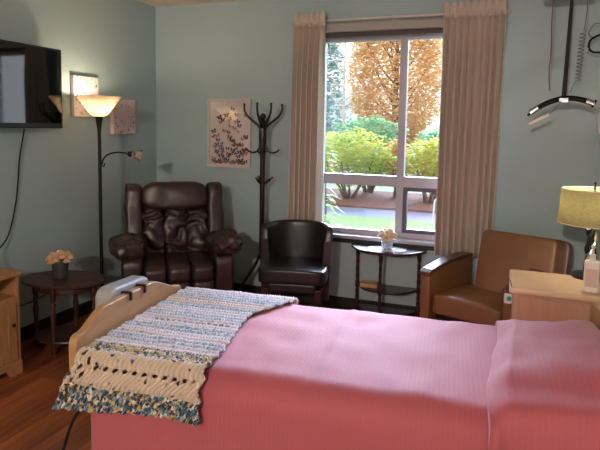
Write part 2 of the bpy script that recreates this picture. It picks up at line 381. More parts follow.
def curtain(x0t, x1t, x0b, x1b, ztop, zbot, pl, label, seed):
    rnd = random.Random(seed)
    cu = thing('curtain', label, 'curtain', ((x0t + x1t) / 2, WB - .115, 0))
    cx = (x0t + x1t) / 2; n = pl * 14; ph = [rnd.uniform(-.6, .6) for _ in range(pl + 2)]
    am = [rnd.uniform(.7, 1.25) for _ in range(pl + 2)]
    def pt(t, z, head=False):
        f = (ztop - z) / (ztop - zbot); k = t * pl
        i = int(k); fr = k - i
        p = ph[i] * (1 - fr) + ph[min(i + 1, pl)] * fr; a = am[i] * (1 - fr) + am[min(i + 1, pl)] * fr
        x = (x0t + (x1t - x0t) * t) * (1 - f) + (x0b + (x1b - x0b) * t) * f
        w = 2 * PI * k + p * min(1, f * 3)
        A = .024 + .03 * min(1, f * 4)
        y = -A * a * sin(w) + .012 * sin(w * .5 + seed) * f
        x += .010 * sin(2 * w) * min(1, .3 + f)
        if head: y = -.022 * abs(sin(w)) ** .6 * 1.4 + .012; x = x0t + (x1t - x0t) * t + .006 * sin(w)
        return (x - cx, y, z)
    zs = [ztop - .10 - (ztop - .10 - zbot) * i / 40 for i in range(41)]
    mb = MB(); mb.grid([[pt(j / n, z) for j in range(n + 1)] for z in zs]); mb.build('drape', M_cur, cu, 'all', solid=.004)
    hz = [ztop + .004 * 0 - .105 * i / 12 for i in range(13)]
    def hp(t, z):
        a = pt(t, z, True); b = pt(t, z)
        f = (ztop - z) / .105; pinch = 1 - .55 * math.exp(-((f - .62) / .16) ** 2)
        g = min(1, max(0, (f - .75) / .25))
        return (a[0] * (1 - g) + b[0] * g, (a[1] * pinch) * (1 - g) + b[1] * g, z + .006 * sin(t * pl * 2 * PI + seed) * (1 - f))
    mb = MB(); mb.grid([[hp(j / n, z) for j in range(n + 1)] for z in hz]); mb.build('pleated_header', M_cur, cu, 'all', solid=.005)
    return cu
curtain(-1.665, -1.40, -1.685, -1.41, 2.395, .45, 6, 'narrow beige pleated curtain left of the window, behind the black tub chair', 3)
curtain(-.495, -.065, -.495, -.09, 2.41, .56, 9, 'wide beige pleated curtain right of the window, behind the tan armchair', 5)

# ------------------------------------------------------------------ left wall: television, cabinet, canvases
tv = thing('television', 'black flat-screen television mounted on the left wall', 'television', (WL + .0015, 2.56, 1.735), 0)
mb = MB(); mb.box((.085, 0, 0), (.035, .99, .545)); mb.build('bezel', M_black, tv, bevel=.006)
mb = MB(); mb.box((.1035, 0, .008), (.003, .955, .495)); lab(mb.build('screen', M_screen, tv), 'glossy black reflecting screen')
mb = MB(); mb.box((.05, 0, 0), (.035, .6, .35)); mb.build('back_cover', M_black, tv, bevel=.01)
mb = MB(); mb.box((.017, 0, 0), (.034, .25, .2)); mb.build('wall_bracket', M_blackmetal, tv, bevel=.004)
def spline(pts, n=12):
    pts = [Vector(p) for p in pts]; out = []
    P = [pts[0] * 2 - pts[1]] + pts + [pts[-1] * 2 - pts[-2]]
    for i in range(1, len(P) - 2):
        for k in range(n):
            t = k / n; a, b, c, d = P[i - 1:i + 3]
            out.append(.5 * ((2 * b) + (c - a) * t + (2 * a - 5 * b + 4 * c - d) * t * t + (3 * b - a - 3 * c + d) * t ** 3))
    return out + [pts[-1]]
mb = MB(); mb.tube(spline([(-3.02, 2.775, 1.455), (-3.045, 2.775, 1.36), (-3.05, 2.755, 1.249), (-3.05, 2.72, .985), (-3.04, 2.64, .76), (-3.0, 2.50, .67), (-2.90, 2.36, .64), (-2.84, 2.27, .635)]), .0045, 8)
tag(mb.build('cable', M_rubber, None, True), 'thin black cable hanging from the television down to the pine cabinet', 'cable')

cb = thing('tv_cabinet', 'pine cabinet with panelled door and open shelf below the television', 'cabinet', (-2.87, 1.9, 0))
W2 = .5  # half length along Y
mb = MB(); mb.box((.0, 0, .608), (.40, 1.03, .028)); mb.build('top', M_pine, cb, bevel=.008, seg=3)
mb = MB()
mb.box((0, W2 - .01, .335), (.36, .02, .518)); mb.box((0, -W2 + .01, .335), (.36, .02, .518)); mb.box((-.17, 0, .335), (.02, .96, .518))
mb.box((0, 0, .465), (.36, .96, .02)); mb.box((0, 0, .085), (.36, .96, .02)); mb.box((.0, 0, .28), (.34, .02, .36))
mb.box((.17, 0, .443), (.02, .96, .025)); mb.build('body', M_pine, cb, bevel=.002)
for sgn in (1, -1):
    dy = sgn * .237
    mb = MB(); fx = .175
    mb.box((fx, dy, .265), (.012, .38, .30))
    for yy_ in (-.205, .205): mb.box((fx + .003, dy + yy_, .265), (.02, .058, .345))
    for zz_ in (.12, .41): mb.box((fx + .003, dy, zz_), (.02, .352, .055))
    d_ = mb.build('door', M_pinedoor, cb, bevel=.003)
    mb = MB(); mb.lathe([(.004, 0), (.005, .008), (.011, .014), (.011, .02), (.005, .025), (0, .0255)], n=14)
    k_ = mb.build('knob', M_blackmetal, d_, True); k_.rotation_euler = (0, PI / 2, 0); k_.location = (fx + .012, dy + .2 * sgn * 1, .31)
mb = MB()
pts = [(-.5, 0), (-.42, 0)] + [(-.42 + .04 * t, .045 * sin(t * PI / 2)) for t in (.3, .6, 1)] + [(-.1, .05), (0, .042), (.1, .05)] + [(.42 - .04 * t, .045 * sin(t * PI / 2)) for t in (1, .6, .3)] + [(.42, 0), (.5, 0), (.5, .078), (-.5, .078)]
mb.prism(pts, .165, .19, Matrix(((0, 0, 1), (1, 0, 0), (0, 1, 0))))
mb.box((0, .49, .038), (.36, .02, .076)); mb.box((0, -.49, .038), (.36, .02, .076)); mb.build('plinth', M_pine, cb, bevel=.002)
# things on / in the cabinet
ab = thing('set_top_antenna', 'small round black device base on the pine cabinet top', 'device', (-2.83, 2.19, .622))
mb = MB(); mb.lathe([(.055, 0), (.057, .008), (.05, .016), (.02, .024), (.008, .03), (0, .031)], n=24); mb.build('base', M_black, ab, True)
mb = MB(); mb.tube([(0, 0, .028), (-.005, .02, .15)], .003, 8); mb.build('stem', M_black, ab, True)
dv = thing('disc_player', 'flat black player box inside the open shelf of the pine cabinet', 'player', (-2.87, 2.0, .4755))
mb = MB(); mb.box((0, 0, .03), (.26, .36, .05)); mb.build('case', M_black, dv, bevel=.004)
mb = MB(); mb.box((.131, 0, .03), (.004, .3, .02)); mb.build('front_panel', M_screen, dv)
for yy_ in (-.12, .12):
    mb = MB(); mb.box((0, yy_, .0025), (.2, .03, .005)); mb.build('foot', M_rubber, dv)

def canvas(y0, y1, z0, z1, label, seed):
    rnd = random.Random(seed); cy, cz = (y0 + y1) / 2, (z0 + z1) / 2
    c = thing('canvas_print', label, 'picture', (WL, cy, cz), group='small canvases on the left wall')
    mb = MB(); mb.box((.0172, 0, 0), (.036, y1 - y0, z1 - z0)); mb.build('canvas', M_art, c, bevel=.003)
    mb = MB()
    for i in range(30):
        y = rnd.uniform(-.45, .45) * (y1 - y0); z = (rnd.random() ** 1.4 - .47) * .95 * (z1 - z0)
        butterfly(mb, y, z, rnd.uniform(.004, .009), rnd.uniform(-.8, .8), rnd.choice([0, 1, 3, 3, 5, 5, 5]))
    b = mb.build('butterfly_pattern', B_cols, c); b.rotation_euler = (PI / 2, 0, PI / 2); b.location = (.0356, 0, 0)
    return c
def butterfly(mb, x, y, s, a, mi):
    ca, sa = cos(a), sin(a)
    for sg in (-1, 1):
        for (cx, cy, rx, ry, rt) in ((.75, .45, .75, .5, .5), (.55, -.45, .5, .42, -.5)):
            vs = []
            for k in range(9):
                t = 2 * PI * k / 9; ex, ey = rx * cos(t), ry * sin(t)
                px = sg * (cx + ex * cos(rt) - ey * sin(rt)); py = cy + ex * sin(rt) + ey * cos(rt)
                vs.append((x + s * (px * ca - py * sa), y + s * (px * sa + py * ca), 0))
            mb.add(vs, [tuple(range(9)) if sg == 1 else tuple(range(9))[::-1]], mi)
canvas(3.24, 3.50, 1.55, 1.853, 'upper canvas print, partly behind the lit lamp shade', 4)
canvas(3.67, 3.95, 1.415, 1.70, 'lower canvas print right of the lamp shade, nearer the corner', 9)

# framed butterfly print on the back wall
fp = thing('framed_print', 'white framed butterfly picture on the back wall above the recliner', 'picture', (-2.30, WB, 1.433))
fw, fh = .425, .60
mb = MB()
for dx, dz, w_, h_ in ((0, fh / 2 - .011, fw, .022), (0, -fh / 2 + .011, fw, .022), (-fw / 2 + .011, 0, .022, fh - .044), (fw / 2 - .011, 0, .022, fh - .044)):
    mb.box((dx, -.014, dz), (w_, .028, h_))
mb.build('frame', M_frame, fp, bevel=.003)
mb = MB(); mb.box((0, -.006, 0), (fw - .044, .008, fh - .044)); mb.build('print_sheet', M_print, fp)
rnd = random.Random(21); mb = MB()
for i in range(68):
    x = rnd.uniform(-.165, .165); y = -.255 + .42 * rnd.random() ** 2.1
    butterfly(mb, x, y, rnd.uniform(.012, .02), rnd.uniform(-.9, .9), rnd.choice([0, 0, 1, 1, 2, 4, 5, 3, 2]))
for x, y in ((.03, .21), (.07, .10), (-.05, .02), (.02, -.06), (.10, -.1), (-.12, -.1)): butterfly(mb, x, y, .016, rnd.uniform(-.6, .6), rnd.choice([4, 5, 2, 0]))
b = mb.build('butterflies', B_cols, fp); b.rotation_euler = (PI / 2, 0, 0); b.location = (0, -.0106, 0)
mb = MB(); mb.box((0, -.019, 0), (fw - .044, .002, fh - .044)); mb.build('glazing', M_pane, fp)
fp.rotation_euler = (0, math.radians(.3), 0)

# ------------------------------------------------------------------ floor lamp
M_shade = translucent('alabaster_glass', '#e6dac4', .5, .35, 9, '#cdbd9f', clear=.12)
M_rshade = translucent('mottled_glass', '#d9d2c4', .4, .35, 40, '#6a625c')
M_bulb = glow('lit_bulb', '#ffdca8', 16)
fl = thing('floor_lamp', 'lit black torchiere floor lamp with side reading arm, by left wall', 'lamp', (-2.83, 3.27, 0))
mb = MB(); mb.lathe([(.13, 0), (.132, .012), (.12, .022), (.05, .034), (.02, .05), (.013, .08)], n=32); mb.build('base', M_blackmetal, fl, True)
mb = MB(); mb.lathe([(.013, .06), (.013, 1.43), (.015, 1.46), (.02, 1.50), (.026, 1.535), (.03, 1.55), (.012, 1.552)], n=18); mb.build('pole', M_blackmetal, fl, True)
prof = [(.028, 1.553), (.048, 1.558), (.072, 1.578), (.098, 1.614), (.126, 1.656), (.154, 1.695)]
mb = MB(); mb.lathe([(0.0, 1.5531)] + prof, n=40, cap=False); sh = mb.build('lamp_shade', M_shade, fl, 'all', solid=.004)
for a in (.35, 2.45, 4.54):
    mb = MB(); mb.sell((.118 * cos(a), .118 * sin(a), 1.655), (.032, .012, .014), .8, .8, 12, 8, Matrix.Rotation(a + PI / 2, 3, 'Z')); mb.build('shade_clip', M_brass, fl, True)
mb = MB(); mb.sell((0, 0, 1.605), (.05, .05, .06), 1, 1, 16, 12); mb.build('bulb', M_bulb, fl, 'all')
mb = MB(); mb.tube([(.011, .01, 1.19), (.02, .018, 1.18), (.028, .022, 1.205)] , .006, 8)
mb.tube(spline([(.011, .010, 1.195), (.018, .017, 1.235), (.045, .042, 1.272), (.09, .075, 1.287), (.13, .11, 1.284), (.155, .128, 1.276)]), .006, 10); mb.build('reading_arm', M_blackmetal, fl, True)
ra = Matrix.Rotation(math.radians(42), 3, 'Z') @ Matrix.Rotation(math.radians(100), 3, 'Y')
mb = MB(); mb.lathe([(0, 0), (.014, .001), (.02, .012), (.022, .03), (.02, .035)], n=16)
s_ = mb.build('lamp_holder', M_blackmetal, fl, True); s_.location = (.15, .125, 1.278); s_.rotation_euler = ra.to_euler()
mb = MB(); mb.lathe([(.02, .03), (.028, .04), (.038, .07), (.05, .105)], n=20, cap=False)
s_ = mb.build('reading_shade', M_rshade, fl, 'all', solid=.003); s_.location = (.15, .125, 1.278); s_.rotation_euler = ra.to_euler()

# ------------------------------------------------------------------ oval table with flower pot
rz_t = math.radians(8)
ot = thing('side_table', 'dark oval side table with turned legs in the left corner', 'table', (-2.735, 2.80, 0), rz_t)
mb = MB(); pf = lambda a, z: 1 + .018 * abs(cos(4 * a)) - .009
mb.lathe([(0, .448), (.94, .448), (1, .456), (1, .464), (.97, .47), (0, .4705)], n=72, sx=.285, sy=.205, fn=pf); mb.build('tabletop', M_oldwood, ot, True)
mb = MB(); mb.lathe([(.7, .40), (.72, .402), (.72, .448), (.7, .449)], n=40, sx=.285, sy=.205); mb.build('apron', M_oldwood, ot, True)
legp = [(.012, 0), (.016, .02), (.011, .04), (.018, .06), (.018, .10), (.012, .115), (.017, .14), (.013, .2), (.02, .25), (.013, .3), (.018, .33), (.012, .345), (.02, .36), (.02, .445)]
for sx_, sy_ in ((1, .2), (.1, -1), (-.1, 1), (-1, -.2)):
    mb = MB(); mb.lathe(legp, (sx_ * .2, sy_ * .145, 0), n=14); mb.build('leg', M_oldwood, ot, True)
mb = MB(); mb.lathe([(0, .075), (.98, .075), (1, .082), (.98, .09), (0, .0905)], n=48, sx=.2, sy=.16); mb.build('lower_shelf', M_oldwood, ot, True)

def blob_flower(c, r, m, parent, seed, name='flower'):
    rnd = random.Random(seed); mb = MB(); c = Vector(c)
    for ring, (n, rr, tilt, up) in enumerate(((5, .95, .35, -.1), (5, .7, .8, .1), (4, .4, 1.2, .25))):
        for k in range(n):
            a = 2 * PI * k / n + ring * .6 + rnd.uniform(-.2, .2)
            R = Matrix.Rotation(a, 3, 'Z') @ Matrix.Rotation(-tilt, 3, 'Y')
            mb.sell(c + Vector((cos(a) * rr * .5, sin(a) * rr * .5, up)) * r, (r * 1.05, r * .95, r * .22), 1, .9, 10, 6, R)
    mb.sell(c + Vector((0, 0, r * .2)), (r * .5, r * .5, r * .6), 1, 1, 8, 6)
    return mb.build(name, m, parent, 'all')
pp = thing('flower_pot', 'square grey pot of peach roses on the dark oval table', 'potted flowers', (-2.765, 2.80, .4705))
pp.scale = (1.18, 1.18, 1.12)
mb = MB(); mb.lathe([(.03, 0), (.036, .003), (.046, .085), (.046, .092), (.040, .092), (.038, .075), (0, .072)], n=24); mb.build('pot', M_pot, pp, True)
mb = MB(); mb.sell((0, 0, .095), (.085, .085, .05), 1, 1, 12, 8); mb.build('foliage', M_leaf, pp, 'all')
for i in range(16):
    ph_ = math.acos(1 - 1.15 * (i + .5) / 16); a = i * 2.4
    blob_flower((.06 * sin(ph_) * cos(a), .06 * sin(ph_) * sin(a), .105 + .042 * cos(ph_)), .024, M_peach if i % 3 else M_yellowp, pp, i)
mb = MB(); mb.tube(spline([(-3.04, 2.42, .30), (-3.045, 2.58, .27), (-3.045, 2.8, .262), (-3.045, 3.0, .275), (-3.045, 3.3, .25)]), .004, 6)
tag(mb.build('wall_cable', M_rubber, None, True), 'thin black cable sagging along the wall behind the oval table', 'cable')

# ------------------------------------------------------------------ recliner
rc = thing('recliner', 'dark brown leather recliner with puffy arms in the room corner', 'armchair', (-2.38, 3.59, 0), math.radians(37))
rc.scale = (.92, .92, 1)
def wr(k=.010, s=9, sd=0):
    return lambda p: Vector((noise.noise(p * s + Vector((sd, 0, 0))), noise.noise(p * s + Vector((0, sd + 5, 0))), noise.noise(p * s + Vector((0, 0, sd + 9))))) * k
rx = lambda d: Matrix.Rotation(math.radians(d), 3, 'X')
mb = MB(); mb.box((0, .03, .045), (.62, .62, .07)); mb.build('base', M_black, rc, bevel=.01)
for sg in (-1, 1):
    mb = MB(); mb.sell((sg * .355, .02, .31), (.17, .74, .50), .22, .25, 40, 20, None, wr(.006, 8, sg)); mb.build('arm_panel', M_recl, rc, 'all')
    def cr(p, sg=sg):
        f = min(1, max(0, (-p.y - .02) / .25))
        return Vector((.016 * sin(p.y * 60 + 3 * p.x * 10) * (1 - abs(p.y) * 2) * .4, 0, -.01 * f)) + wr(.03, 11, sg * 3)(p) + Vector((0, 0, .010 * sin(p.y * 70 + 30 * p.x + 6 * noise.noise(p * 9))))
    mb = MB(); mb.sell((sg * .385, -.12, .605), (.27, .50, .145), .6, .6, 48, 24, rx(-4), cr); mb.build('armrest', M_recl, rc, 'all')
    # wing beside the back
    mb = MB(); mb.sell((sg * .345, .245, .76), (.15, .26, .54), .35, .4, 30, 24, rx(-12), wr(.012, 8, sg + 2)); mb.build('wing', M_recl, rc, 'all')
for k, x in enumerate((-.185, 0, .185)):
    mb = MB(); mb.sell((x, -.1, .425), (.19, .60, .16), .5, .3, 28, 20, None, wr(.008, 9, k)); mb.build('seat_channel', M_recl, rc, 'all')
    mb = MB(); mb.sell((x, -.31, .235), (.188, .17, .28), .35, .45, 28, 20, None, wr(.008, 8, k + 5)); mb.build('footrest_channel', M_recl, rc, 'all')
mb = MB(); mb.sell((0, .30, .66), (.60, .16, .70), .25, .25, 30, 20, rx(-12)); mb.build('back_shell', M_recl, rc, 'all')
for i, x in enumerate((-.185, 0, .185)):
    w_ = .185 if i != 1 else .2
    def bfn(p, i=i):
        return Vector((0, -.024 * abs(sin(p.z * 30 + noise.noise(p * 7 + Vector((i * 4, 0, 0))) * 3)) if p.y < 0 else 0, 0)) + wr(.024, 12, i)(p)
    mb = MB(); mb.sell((x, .19, .64), (w_, .13, .46), .5, .45, 36, 40, rx(-12), bfn); mb.build('back_cushion', M_recl, rc, 'all')
mb = MB(); mb.sell((0, .225, .925), (.56, .20, .235), .55, .35, 60, 30, rx(-12), wr(.012, 7, 4)); mb.build('headrest', M_recl, rc, 'all')

# ------------------------------------------------------------------ coat rack
ck = thing('coat_rack', 'tall black coat rack with curled hooks by the back wall', 'coat rack', (-1.89, 4.10, 0))
mb = MB(); mb.lathe([(.0, .40), (.02, .40), (.021, .42), (.021, 1.25), (.026, 1.27), (.026, 1.33), (.032, 1.36), (.034, 1.42), (.032, 1.50), (.024, 1.54), (.012, 1.56)], n=18); mb.build('pole', M_rack, ck, True)
mb = MB(); mb.sell((0, 0, 1.578), (.055, .055, .055), 1, 1, 16, 12); mb.build('finial', M_rack, ck, 'all')
for k in range(4):
    a = math.radians((38, 188, -82, -42)[k])
    f = lambda r, z: (r * cos(a), r * sin(a), z)
    mb = MB(); pts = spline([f(.015, 1.47), f(.04, 1.505), f(.09, 1.545), f(.135, 1.585), f(.158, 1.63), f(.160, 1.672)], 6)
    mb.tube(pts, [.012 - .004 * i / len(pts) for i in range(len(pts))], 8); mb.sell(f(.160, 1.675), (.022, .022, .022), 1, 1, 10, 8); mb.build('coat_hook', M_rack, ck, 'all')
for k in range(4):
    a = 2 * PI * k / 4 + .15
    f = lambda r, z: (r * cos(a), r * sin(a), z)
    mb = MB(); mb.tube(spline([f(.02, 1.38), f(.035, 1.31), f(.07, 1.285), f(.115, 1.292), f(.14, 1.315)], 6), .0075, 8); mb.build('hat_hook', M_rack, ck, True)
for k in range(3):
    a = 2 * PI * k / 3 + .3
    f = lambda r, z: (r * cos(a), r * sin(a), z)
    mb = MB(); mb.tube(spline([f(.015, 1.03), f(.045, 1.05), f(.075, 1.075)], 5), [.012] * 9 + [.008] * 2, 8); p_ = mb.build('peg', M_rack, ck, True)
    mb = MB(); mb.sell(f(.082, 1.08), (.024, .024, .024), 1, 1, 10, 8); mb.build('peg_tip', M_brass, p_, 'all')
for k in range(3):
    a = math.radians((-170, -60, 50)[k])
    f = lambda r, z: (r * cos(a), r * sin(a), z)
    L_ = .20 if k == 2 else .30
    mb = MB(); mb.tube([f(.012, .43), f(.06, .33), f(L_ * .6, .14), f(L_ - .02, .035), f(L_, .011)], [.013, .013, .012, .011, .011], 8); mb.build('leg', M_rack, ck, True)

# ------------------------------------------------------------------ black tub chair
tb = thing('tub_chair', 'black leather tub chair in front of the left curtain and coat rack', 'chair', (-1.475, 3.83, 0), math.radians(12))
path = []
for i in range(61):
    t = -1 + 2 * i / 60
    a = t * PI * .5
    x = .225 * math.copysign(abs(sin(a)) ** .75, a) ; y = -.03 + .22 * cos(a)
    if abs(t) > .86: x = math.copysign(.225 + .01 * (abs(t) - .86), t)
    path.append((x, y + .0))
mb = MB(); rows_o, rows_i = [], []
loop_rows = []
nz_ = 14
ring = []
for (i, (x, y)) in enumerate(path):
    t = -1 + 2 * i / 60
    p0 = Vector(path[max(0, i - 1)] + (0,)); p1 = Vector(path[min(60, i + 1)] + (0,))
    tg = (p1 - p0).normalized(); nr = Vector((tg.y, -tg.x, 0))
    if nr.dot(Vector((x, y + .05, 0))) < 0: nr = -nr
    top = .735 + .012 * (1 - t * t) - .10 * max(0, (abs(t) - .9) / .1) ** 2
    th = .028; flare = .03
    sec = []
    for k in range(nz_ + 1):
        z = .2 + (top - .2) * k / nz_; sec.append(Vector((x, y, z)) + nr * (th + flare * ((z - .2) / .6) ** 2))
    for k in range(1, 8):
        a = PI * k / 8; sec.append(Vector((x, y, top)) + nr * (flare * ((top - .2) / .6) ** 2 + th * cos(a)) + Vector((0, 0, th * .7 * sin(a))))
    for k in range(nz_, -1, -1):
        z = .2 + (top - .2) * k / nz_; sec.append(Vector((x, y, z)) + nr * (-th + flare * ((z - .2) / .6) ** 2))
    ring.append(sec)
mb.grid(ring); ns_ = len(ring[0])
mb.add([tuple(p) for p in ring[0]], [tuple(range(ns_))]); mb.add([tuple(p) for p in ring[-1]], [tuple(range(ns_))[::-1]])
mb.build('backrest', M_tub, tb, True, angle=50)
mb = MB(); mb.sell((0, -.05, .42), (.50, .44, .12), .25, .3, 48, 20, None, lambda p: Vector((0, 0, .01 * (1 - (p.x / .25) ** 2)))); mb.build('seat', M_tub, tb, 'all')
mb = MB(); mb.box((0, -.04, .33), (.36, .34, .08)); mb.build('seat_rail', M_tub, tb, bevel=.02)
for sx_, sy_ in ((-.195, -.21), (.195, -.21), (-.165, .1), (.165, .1)):
    mb = MB(); q = .0 if sy_ < 0 else .03
    vs = [(sx_ + dx * .016, sy_ + q + dy * .016, 0) for dx, dy in ((-1, -1), (1, -1), (1, 1), (-1, 1))] + [(sx_ + dx * .023, sy_ + dy * .023, .33) for dx, dy in ((-1, -1), (1, -1), (1, 1), (-1, 1))]
    mb.add(vs, [(3, 2, 1, 0), (4, 5, 6, 7), (0, 1, 5, 4), (1, 2, 6, 5), (2, 3, 7, 6), (3, 0, 4, 7)]); mb.build('leg', M_mahog, tb, bevel=.003)

# ------------------------------------------------------------------ half-round table under the window
dt = thing('half_round_table', 'dark half-round side table with two shelves under the window', 'table', (-.86, 4.285, 0))
def demi(hw, dp, n=40, sc_=0):
    p = [(-hw, 0)]
    for i in range(n + 1):
        a = PI + PI * i / n; s = 1 + sc_ * cos(6 * (a - PI))
        p.append((hw * cos(a) * (1 if i in (0, n) else s), -.03 + dp * sin(a) * s))
    p.append((hw, 0)); return p
mb = MB(); mb.prism(demi(.292, .235, 48, .03), .548, .568); mb.build('tabletop', M_mahog, dt, bevel=.005)
mb = MB(); mb.prism(demi(.235, .19, 40, .03), .237, .252); mb.build('middle_shelf', M_mahog, dt, bevel=.004)
mb = MB(); mb.prism(demi(.235, .19, 40, .03), .068, .082); mb.build('bottom_shelf', M_mahog, dt, bevel=.004)
lp = [(.010, 0), (.014, .015), (.010, .03), (.016, .05), (.016, .10), (.010, .115), (.015, .14), (.011, .165), (.014, .19), (.009, .21), (.016, .225), (.016, .265), (.010, .28), (.015, .31), (.011, .34), (.014, .37), (.011, .40), (.014, .43), (.010, .46), (.016, .49), (.016, .548)]
for x, y in ((-.245, -.035), (.245, -.035), (-.02, -.205)):
    mb = MB(); mb.lathe(lp, (x, y, 0), n=14); mb.build('leg', M_mahog, dt, True)
bk = thing('book', 'tan book lying on the middle shelf of the half-round table', 'book', (-.99, 4.185, .252), math.radians(4))
mb = MB(); mb.box((0, 0, .003), (.13, .10, .004)); mb.box((0, 0, .029), (.13, .10, .004)); mb.box((0, -.048, .016), (.13, .004, .026)); mb.build('cover', M_book, bk, bevel=.0015)
mb = MB(); mb.box((0, .002, .016), (.122, .092, .021)); mb.build('pages', M_pages, bk)
dl = MB(); dl.lathe([(0, 0), (.11, 0), (.15, .0005), (.151, .002), (.11, .0028), (0, .003)], n=64, sy=.62, fn=lambda a, z: 1 + .04 * cos(16 * a))
d_ = dl.build('doily', M_doily, None, True); d_.location = (-.85, 4.165, .5685); tag(d_, 'white lace doily under the cream flowers on the half-round table', 'doily')
wf = thing('flower_pot', 'blue and white china cup of cream flowers on the white doily', 'potted flowers', (-.85, 4.155, .572))
mb = MB(); mb.lathe([(.03, 0), (.036, .003), (.044, .03), (.046, .055), (.04, .056), (.036, .04), (0, .035)], n=24); mb.build('pot', M_china, wf, True)
k = 0
for i in range(17):
    ph_ = math.acos(1 - 1.25 * (i + .5) / 17); a = i * 2.4
    blob_flower((.062 * sin(ph_) * cos(a), .062 * sin(ph_) * sin(a), .095 + .05 * cos(ph_)), .023, M_cream, wf, 40 + i)
mb = MB(); mb.sell((0, 0, .09), (.10, .10, .09), 1, 1, 16, 10); mb.build('flower_ball', M_cream, wf, 'all')

# ------------------------------------------------------------------ tan armchair
AY = math.radians(-23)
ac = thing('vinyl_armchair', 'tan brown vinyl armchair in front of the right curtain', 'armchair', (-.505 + .31 * cos(AY) - .30 * sin(AY), 3.56 + .31 * sin(AY) + .30 * cos(AY), 0), AY)
HW, HD = .31, .30
for sg in (-1, 1):
    poly = [(-HD, 0), (-HD, .555), (-HD + .03, .572), (-.05, .60), (.15, .605), (HD, .60), (HD, 0)]
    mb = MB(); mb.prism(poly, -.035, .035, Matrix(((0, 0, 1), (1, 0, 0), (0, 1, 0)))); a_ = mb.build('arm', M_vinyl, ac, bevel=.012, seg=3); a_.location = (sg * (HW - .035), 0, 0)
    poly = [(-HD - .008, .556), (-HD + .03, .574), (-.05, .602), (.15, .607), (HD - .02, .602), (HD - .02, .622), (.15, .63), (-.05, .626), (-HD + .03, .598), (-HD - .008, .578)]
    mb = MB(); mb.prism(poly, -.042, .042, Matrix(((0, 0, 1), (1, 0, 0), (0, 1, 0)))); a_ = mb.build('arm_cap', M_vinyld, ac, bevel=.008, seg=3); a_.location = (sg * (HW - .035), 0, 0)
def sfn(p): return Vector((0, 0, .012 * (1 - (p.x / .25) ** 2) if p.z > 0 else -.012 * (p.x / .25) ** 2 if p.y < -.15 else 0))
mb = MB(); mb.sell((0, -.045, .37), (.475, .50, .125), .22, .2, 48, 20, rx(-3), sfn); mb.build('seat', M_vinyl, ac, 'all')
mb = MB(); mb.box((0, 0, .15), (.47, .54, .24)); mb.build('front_panel', M_vinyl, ac, bevel=.012)
mb = MB(); mb.box((0, .02, .29), (.46, .48, .04)); mb.build('seat_deck', M_black, ac)
for sx_ in (-1, 1):
    for sy_ in (-1, 1):
        mb = MB(); mb.lathe([(.02, 0), (.024, .01), (.024, .035)], (sx_ * .2, sy_ * .2, 0), n=14); mb.build('foot', M_black, ac, True)
bkb = thing  # (alias unused)
mb = MB(); mb.sell((.125, .185, .61), (.50, .13, .42), .18, .14, 48, 24, rx(-13), lambda p: Vector((0, -.012 * (1 - (p.x / .26) ** 2) if p.y < 0 else 0, 0))); mb.build('backrest', M_vinyl, ac, 'all')
mb = MB(); mb.sell((.15, .245, .60), (.55, .09, .42), .2, .16, 40, 20, rx(-13)); lab(mb.build('back_shell', M_vinyld, ac, 'all'), 'darker brown outer back')

# ------------------------------------------------------------------ bedside cabinet, lamp, bottle, cup, call button
NR = math.radians(0)
ns = thing('bedside_cabinet', 'light wood bedside cabinet between the bed and the tan armchair', 'cabinet', (.031, 2.905, .02), NR)
NW, ND = .62, .39
mb = MB(); mb.box((NW / 2, ND / 2, .68), (NW, ND, .036)); mb.build('top', M_maple, ns, bevel=.012, seg=3)
mb = MB(); mb.box((NW / 2, ND / 2 + .01, .355), (NW - .04, ND - .04, .614)); mb.build('body', M_maplev, ns, bevel=.004)
for z, h in ((.55, .19), (.30, .27)):
    mb = MB(); mb.box((NW / 2, .024, z), (NW - .10, .014, h)); d_ = mb.build('drawer', M_maplev, ns, bevel=.003)
    mb = MB(); mb.box((NW / 2 + .14, .014, z), (.1, .014, .012)); mb.build('handle', M_metal, d_, bevel=.003)
for x in (.05, NW - .05):
    for y in (.06, ND - .05):
        mb = MB(); mb.lathe([(.018, -.02), (.022, -.01), (.022, .05)], (x, y, 0), n=12); mb.build('caster', M_black, ns, True)

M_lsh = translucent('linen_shade', '#cbc59a', .42, .8, 70, '#b5ae86', (1, 1, 3))
tl = thing('table_lamp', 'lit table lamp with linen drum shade on the bedside cabinet', 'lamp', (.432, 3.27, .718))
mb = MB(); mb.lathe([(.085, 0), (.088, .008), (.084, .02), (.03, .026), (.012, .03)], n=32); mb.build('base', M_black, tl, True)
for sgn, m_ in ((0, M_black), (1, M_metal), (2, M_black)):
    pts = [(.022 * cos(t * 5.2 + sgn * 2.1) * (1 - .2 * t), .022 * sin(t * 5.2 + sgn * 2.1), .025 + .24 * t) for t in [i / 30 for i in range(31)]]
    mb = MB(); mb.tube(pts, [.009 + .005 * sin(i / 30 * PI * 3 + sgn) ** 2 for i in range(31)], 10); mb.build('twisted_stem', m_, tl, True)
mb = MB(); mb.tube([(0, 0, .255), (0, 0, .505)], .005, 10); mb.build('pole', M_blackmetal, tl, True)
mb = MB(); mb.lathe([(.168, .295), (.16, .475)], n=48, cap=False); mb.build('lamp_shade', M_lsh, tl, 'all', solid=.003)
mb = MB()
for z, r in ((.295, .168), (.475, .16)):
    mb = MB(); mb.tube([(r * cos(2 * PI * i / 48), r * sin(2 * PI * i / 48), z) for i in range(49)], .0032, 6)
    if z > .4:
        for k in range(3): mb.tube([(0, 0, .475), (.16 * cos(k * 2.09 + .4), .16 * sin(k * 2.09 + .4), .475)], .002, 6)
    mb.build('shade_ring', M_cream, tl, True)
mb = MB(); mb.sell((0, 0, .508), (.014, .014, .02), 1, 1, 10, 8); mb.build('finial', M_blackmetal, tl, 'all')
